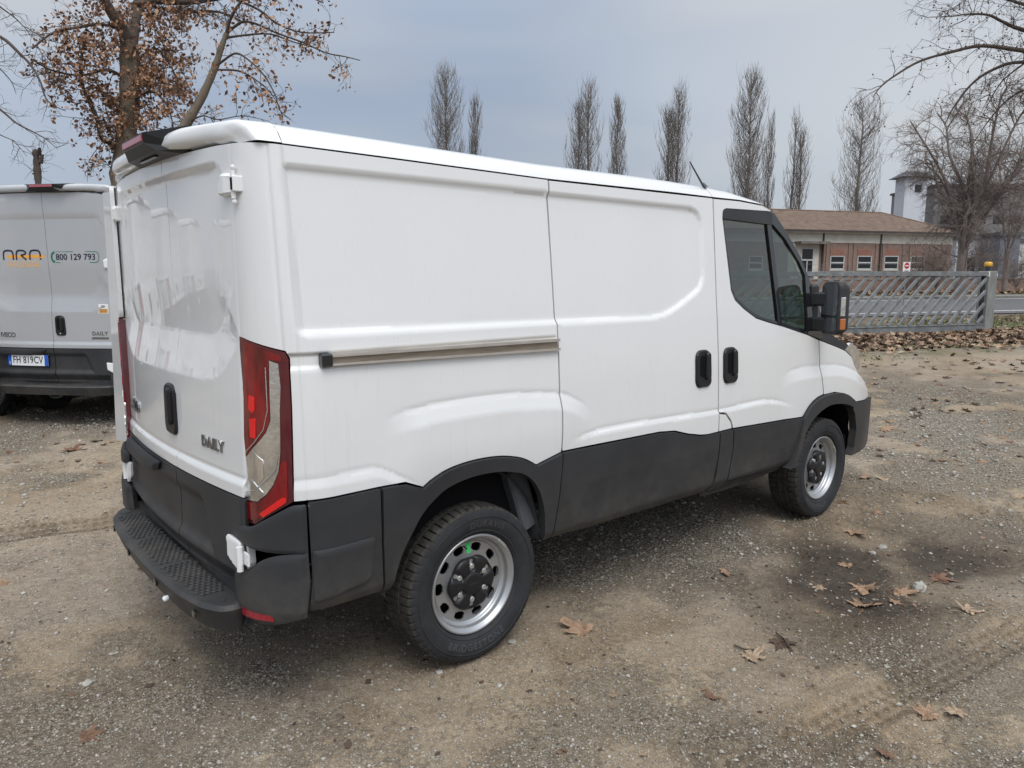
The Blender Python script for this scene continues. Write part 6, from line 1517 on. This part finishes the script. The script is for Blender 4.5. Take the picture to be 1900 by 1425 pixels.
# grass and weeds by the gate and on the verges
grass_m = [pmat('grass_a', (.075, .115, .030), .8), pmat('grass_b', (.14, .15, .06), .8), pmat('grass_c', (.20, .17, .09), .8)]
def tufts(name, a_, b_, hgt, wid):
    xy = GP[None]+a_[:, None]*SU[None]+b_[:, None]*SV[None]; n = len(a_); z = gheight(xy[:, 0], xy[:, 1]); d = rng.normal(0, .5, (n, 2)); th = rng.uniform(0, 6.28, n)
    base = np.column_stack([xy, z]); ex = np.column_stack([np.cos(th), np.sin(th), np.zeros(n)])*wid[:, None]
    tip = base+np.column_stack([d*hgt[:, None], hgt]); V = np.stack([base-ex, base+ex, tip], 1)
    o = mesh(name, V.reshape(-1, 3), np.arange(3*n).reshape(n, 3), grass_m, midx=rng.choice([0, 0, 1, 2], n)); return tag(o, kind='stuff')
n = 9000; a_ = rng.uniform(-14, 18, n); b_ = np.where(rng.uniform(0, 1, n) < .5, rng.normal(2.6, 1.2, n), rng.normal(-4.3, .7, n)); xy = GP[None]+a_[:, None]*SU[None]+b_[:, None]*SV[None]
k = fbm(xy[:, 0], xy[:, 1], .8, 3, 61) > np.where(b_ > 0, .46, .56); a_, b_ = a_[k], b_[k]
tufts('grass', a_, b_, np.where(b_ > 0, rng.uniform(.06, .28, len(a_)), rng.uniform(.02, .06, len(a_))), rng.uniform(.008, .02, len(a_)))
n = 5000; tufts('verge_grass', rng.uniform(-10, 80, n), rng.uniform(26.9, 30, n), rng.uniform(.05, .25, n), rng.uniform(.02, .05, n))
# single stones one can point at
def stone(px, py, w_px, col, label, squash=.6, seed=0):
    P = ground_at(px, py); Z = (P-CAM)@_f; s = w_px/FPX*Z/2; rr_ = np.random.default_rng(seed); v = []; 
    lat, lon = 5, 8
    for i in range(1, lat):
        for j in range(lon):
            t_, p_ = math.pi*i/lat, 2*math.pi*j/lon; q = np.array([math.sin(t_)*math.cos(p_), math.sin(t_)*math.sin(p_)*.8, math.cos(t_)*squash])*(1+rr_.uniform(-.22, .16)); v.append(q*s)
    v += [np.array([0, 0, squash*s*.95]), np.array([0, 0, -squash*s])]; f = []
    for i in range(lat-2):
        for j in range(lon): f.append((i*lon+j, i*lon+(j+1) % lon, (i+1)*lon+(j+1) % lon, (i+1)*lon+j)[::-1])
    t0, b0 = (lat-1)*lon, (lat-1)*lon+1
    for j in range(lon): f.append((t0, j, (j+1) % lon)); f.append((b0, (lat-2)*lon+(j+1) % lon, (lat-2)*lon+j))
    m = pmat('stone_'+str(seed), col, .9, var=.25, vscale=20.); o = mesh('stone', v, f, m); o.location = (P[0], P[1], float(gheight(np.array([P[0]]), np.array([P[1]]))[0])+squash*s*.35); o.rotation_euler = (0, 0, rr_.uniform(0, 6)); tag(o, label, 'stone', 'single stones lying on the yard')
stone(1706, 1083, 32, (.36, .345, .31), 'largest pale angular stone lying in the muddy patch', .75, 1)
stone(163, 1266, 24, (.38, .365, .33), 'flat pale stone on the gravel at lower left', .35, 2)
stone(950, 1190, 20, (.33, .31, .28), 'flat pale chip just right of the rear tyre foot', .3, 3)
stone(1637, 1010, 20, (.30, .28, .25), 'pale stone at the top of the muddy patch', .6, 4)
stone(1620, 1020, 16, (.36, .34, .31), 'grey stone beside the pale one at the top of the mud', .6, 5)
stone(815, 1246, 16, (.42, .40, .37), 'pale chip half buried below the rear tyre', .4, 6)
stone(926, 1270, 11, (.45, .43, .40), 'tiny pale pebble on dirt below the rear tyre', .6, 7)
# twigs by the withered leaf
for pts, lab in (([(1362, 1197), (1380, 1204), (1400, 1206)], 'short dark twig beside the pinkish leaf'), ([(1440, 1172), (1455, 1185), (1470, 1206)], 'forked dark twig by the withered leaf')):
    P = [ground_at(*q) for q in pts]; P = [p+np.array([0, 0, .012+float(gheight(np.array([p[0]]), np.array([p[1]]))[0])]) for p in P]; mb = MB(); mb.tube(P, .004, 5); tag(mb.build('twig', bark_dark), lab, 'twig')
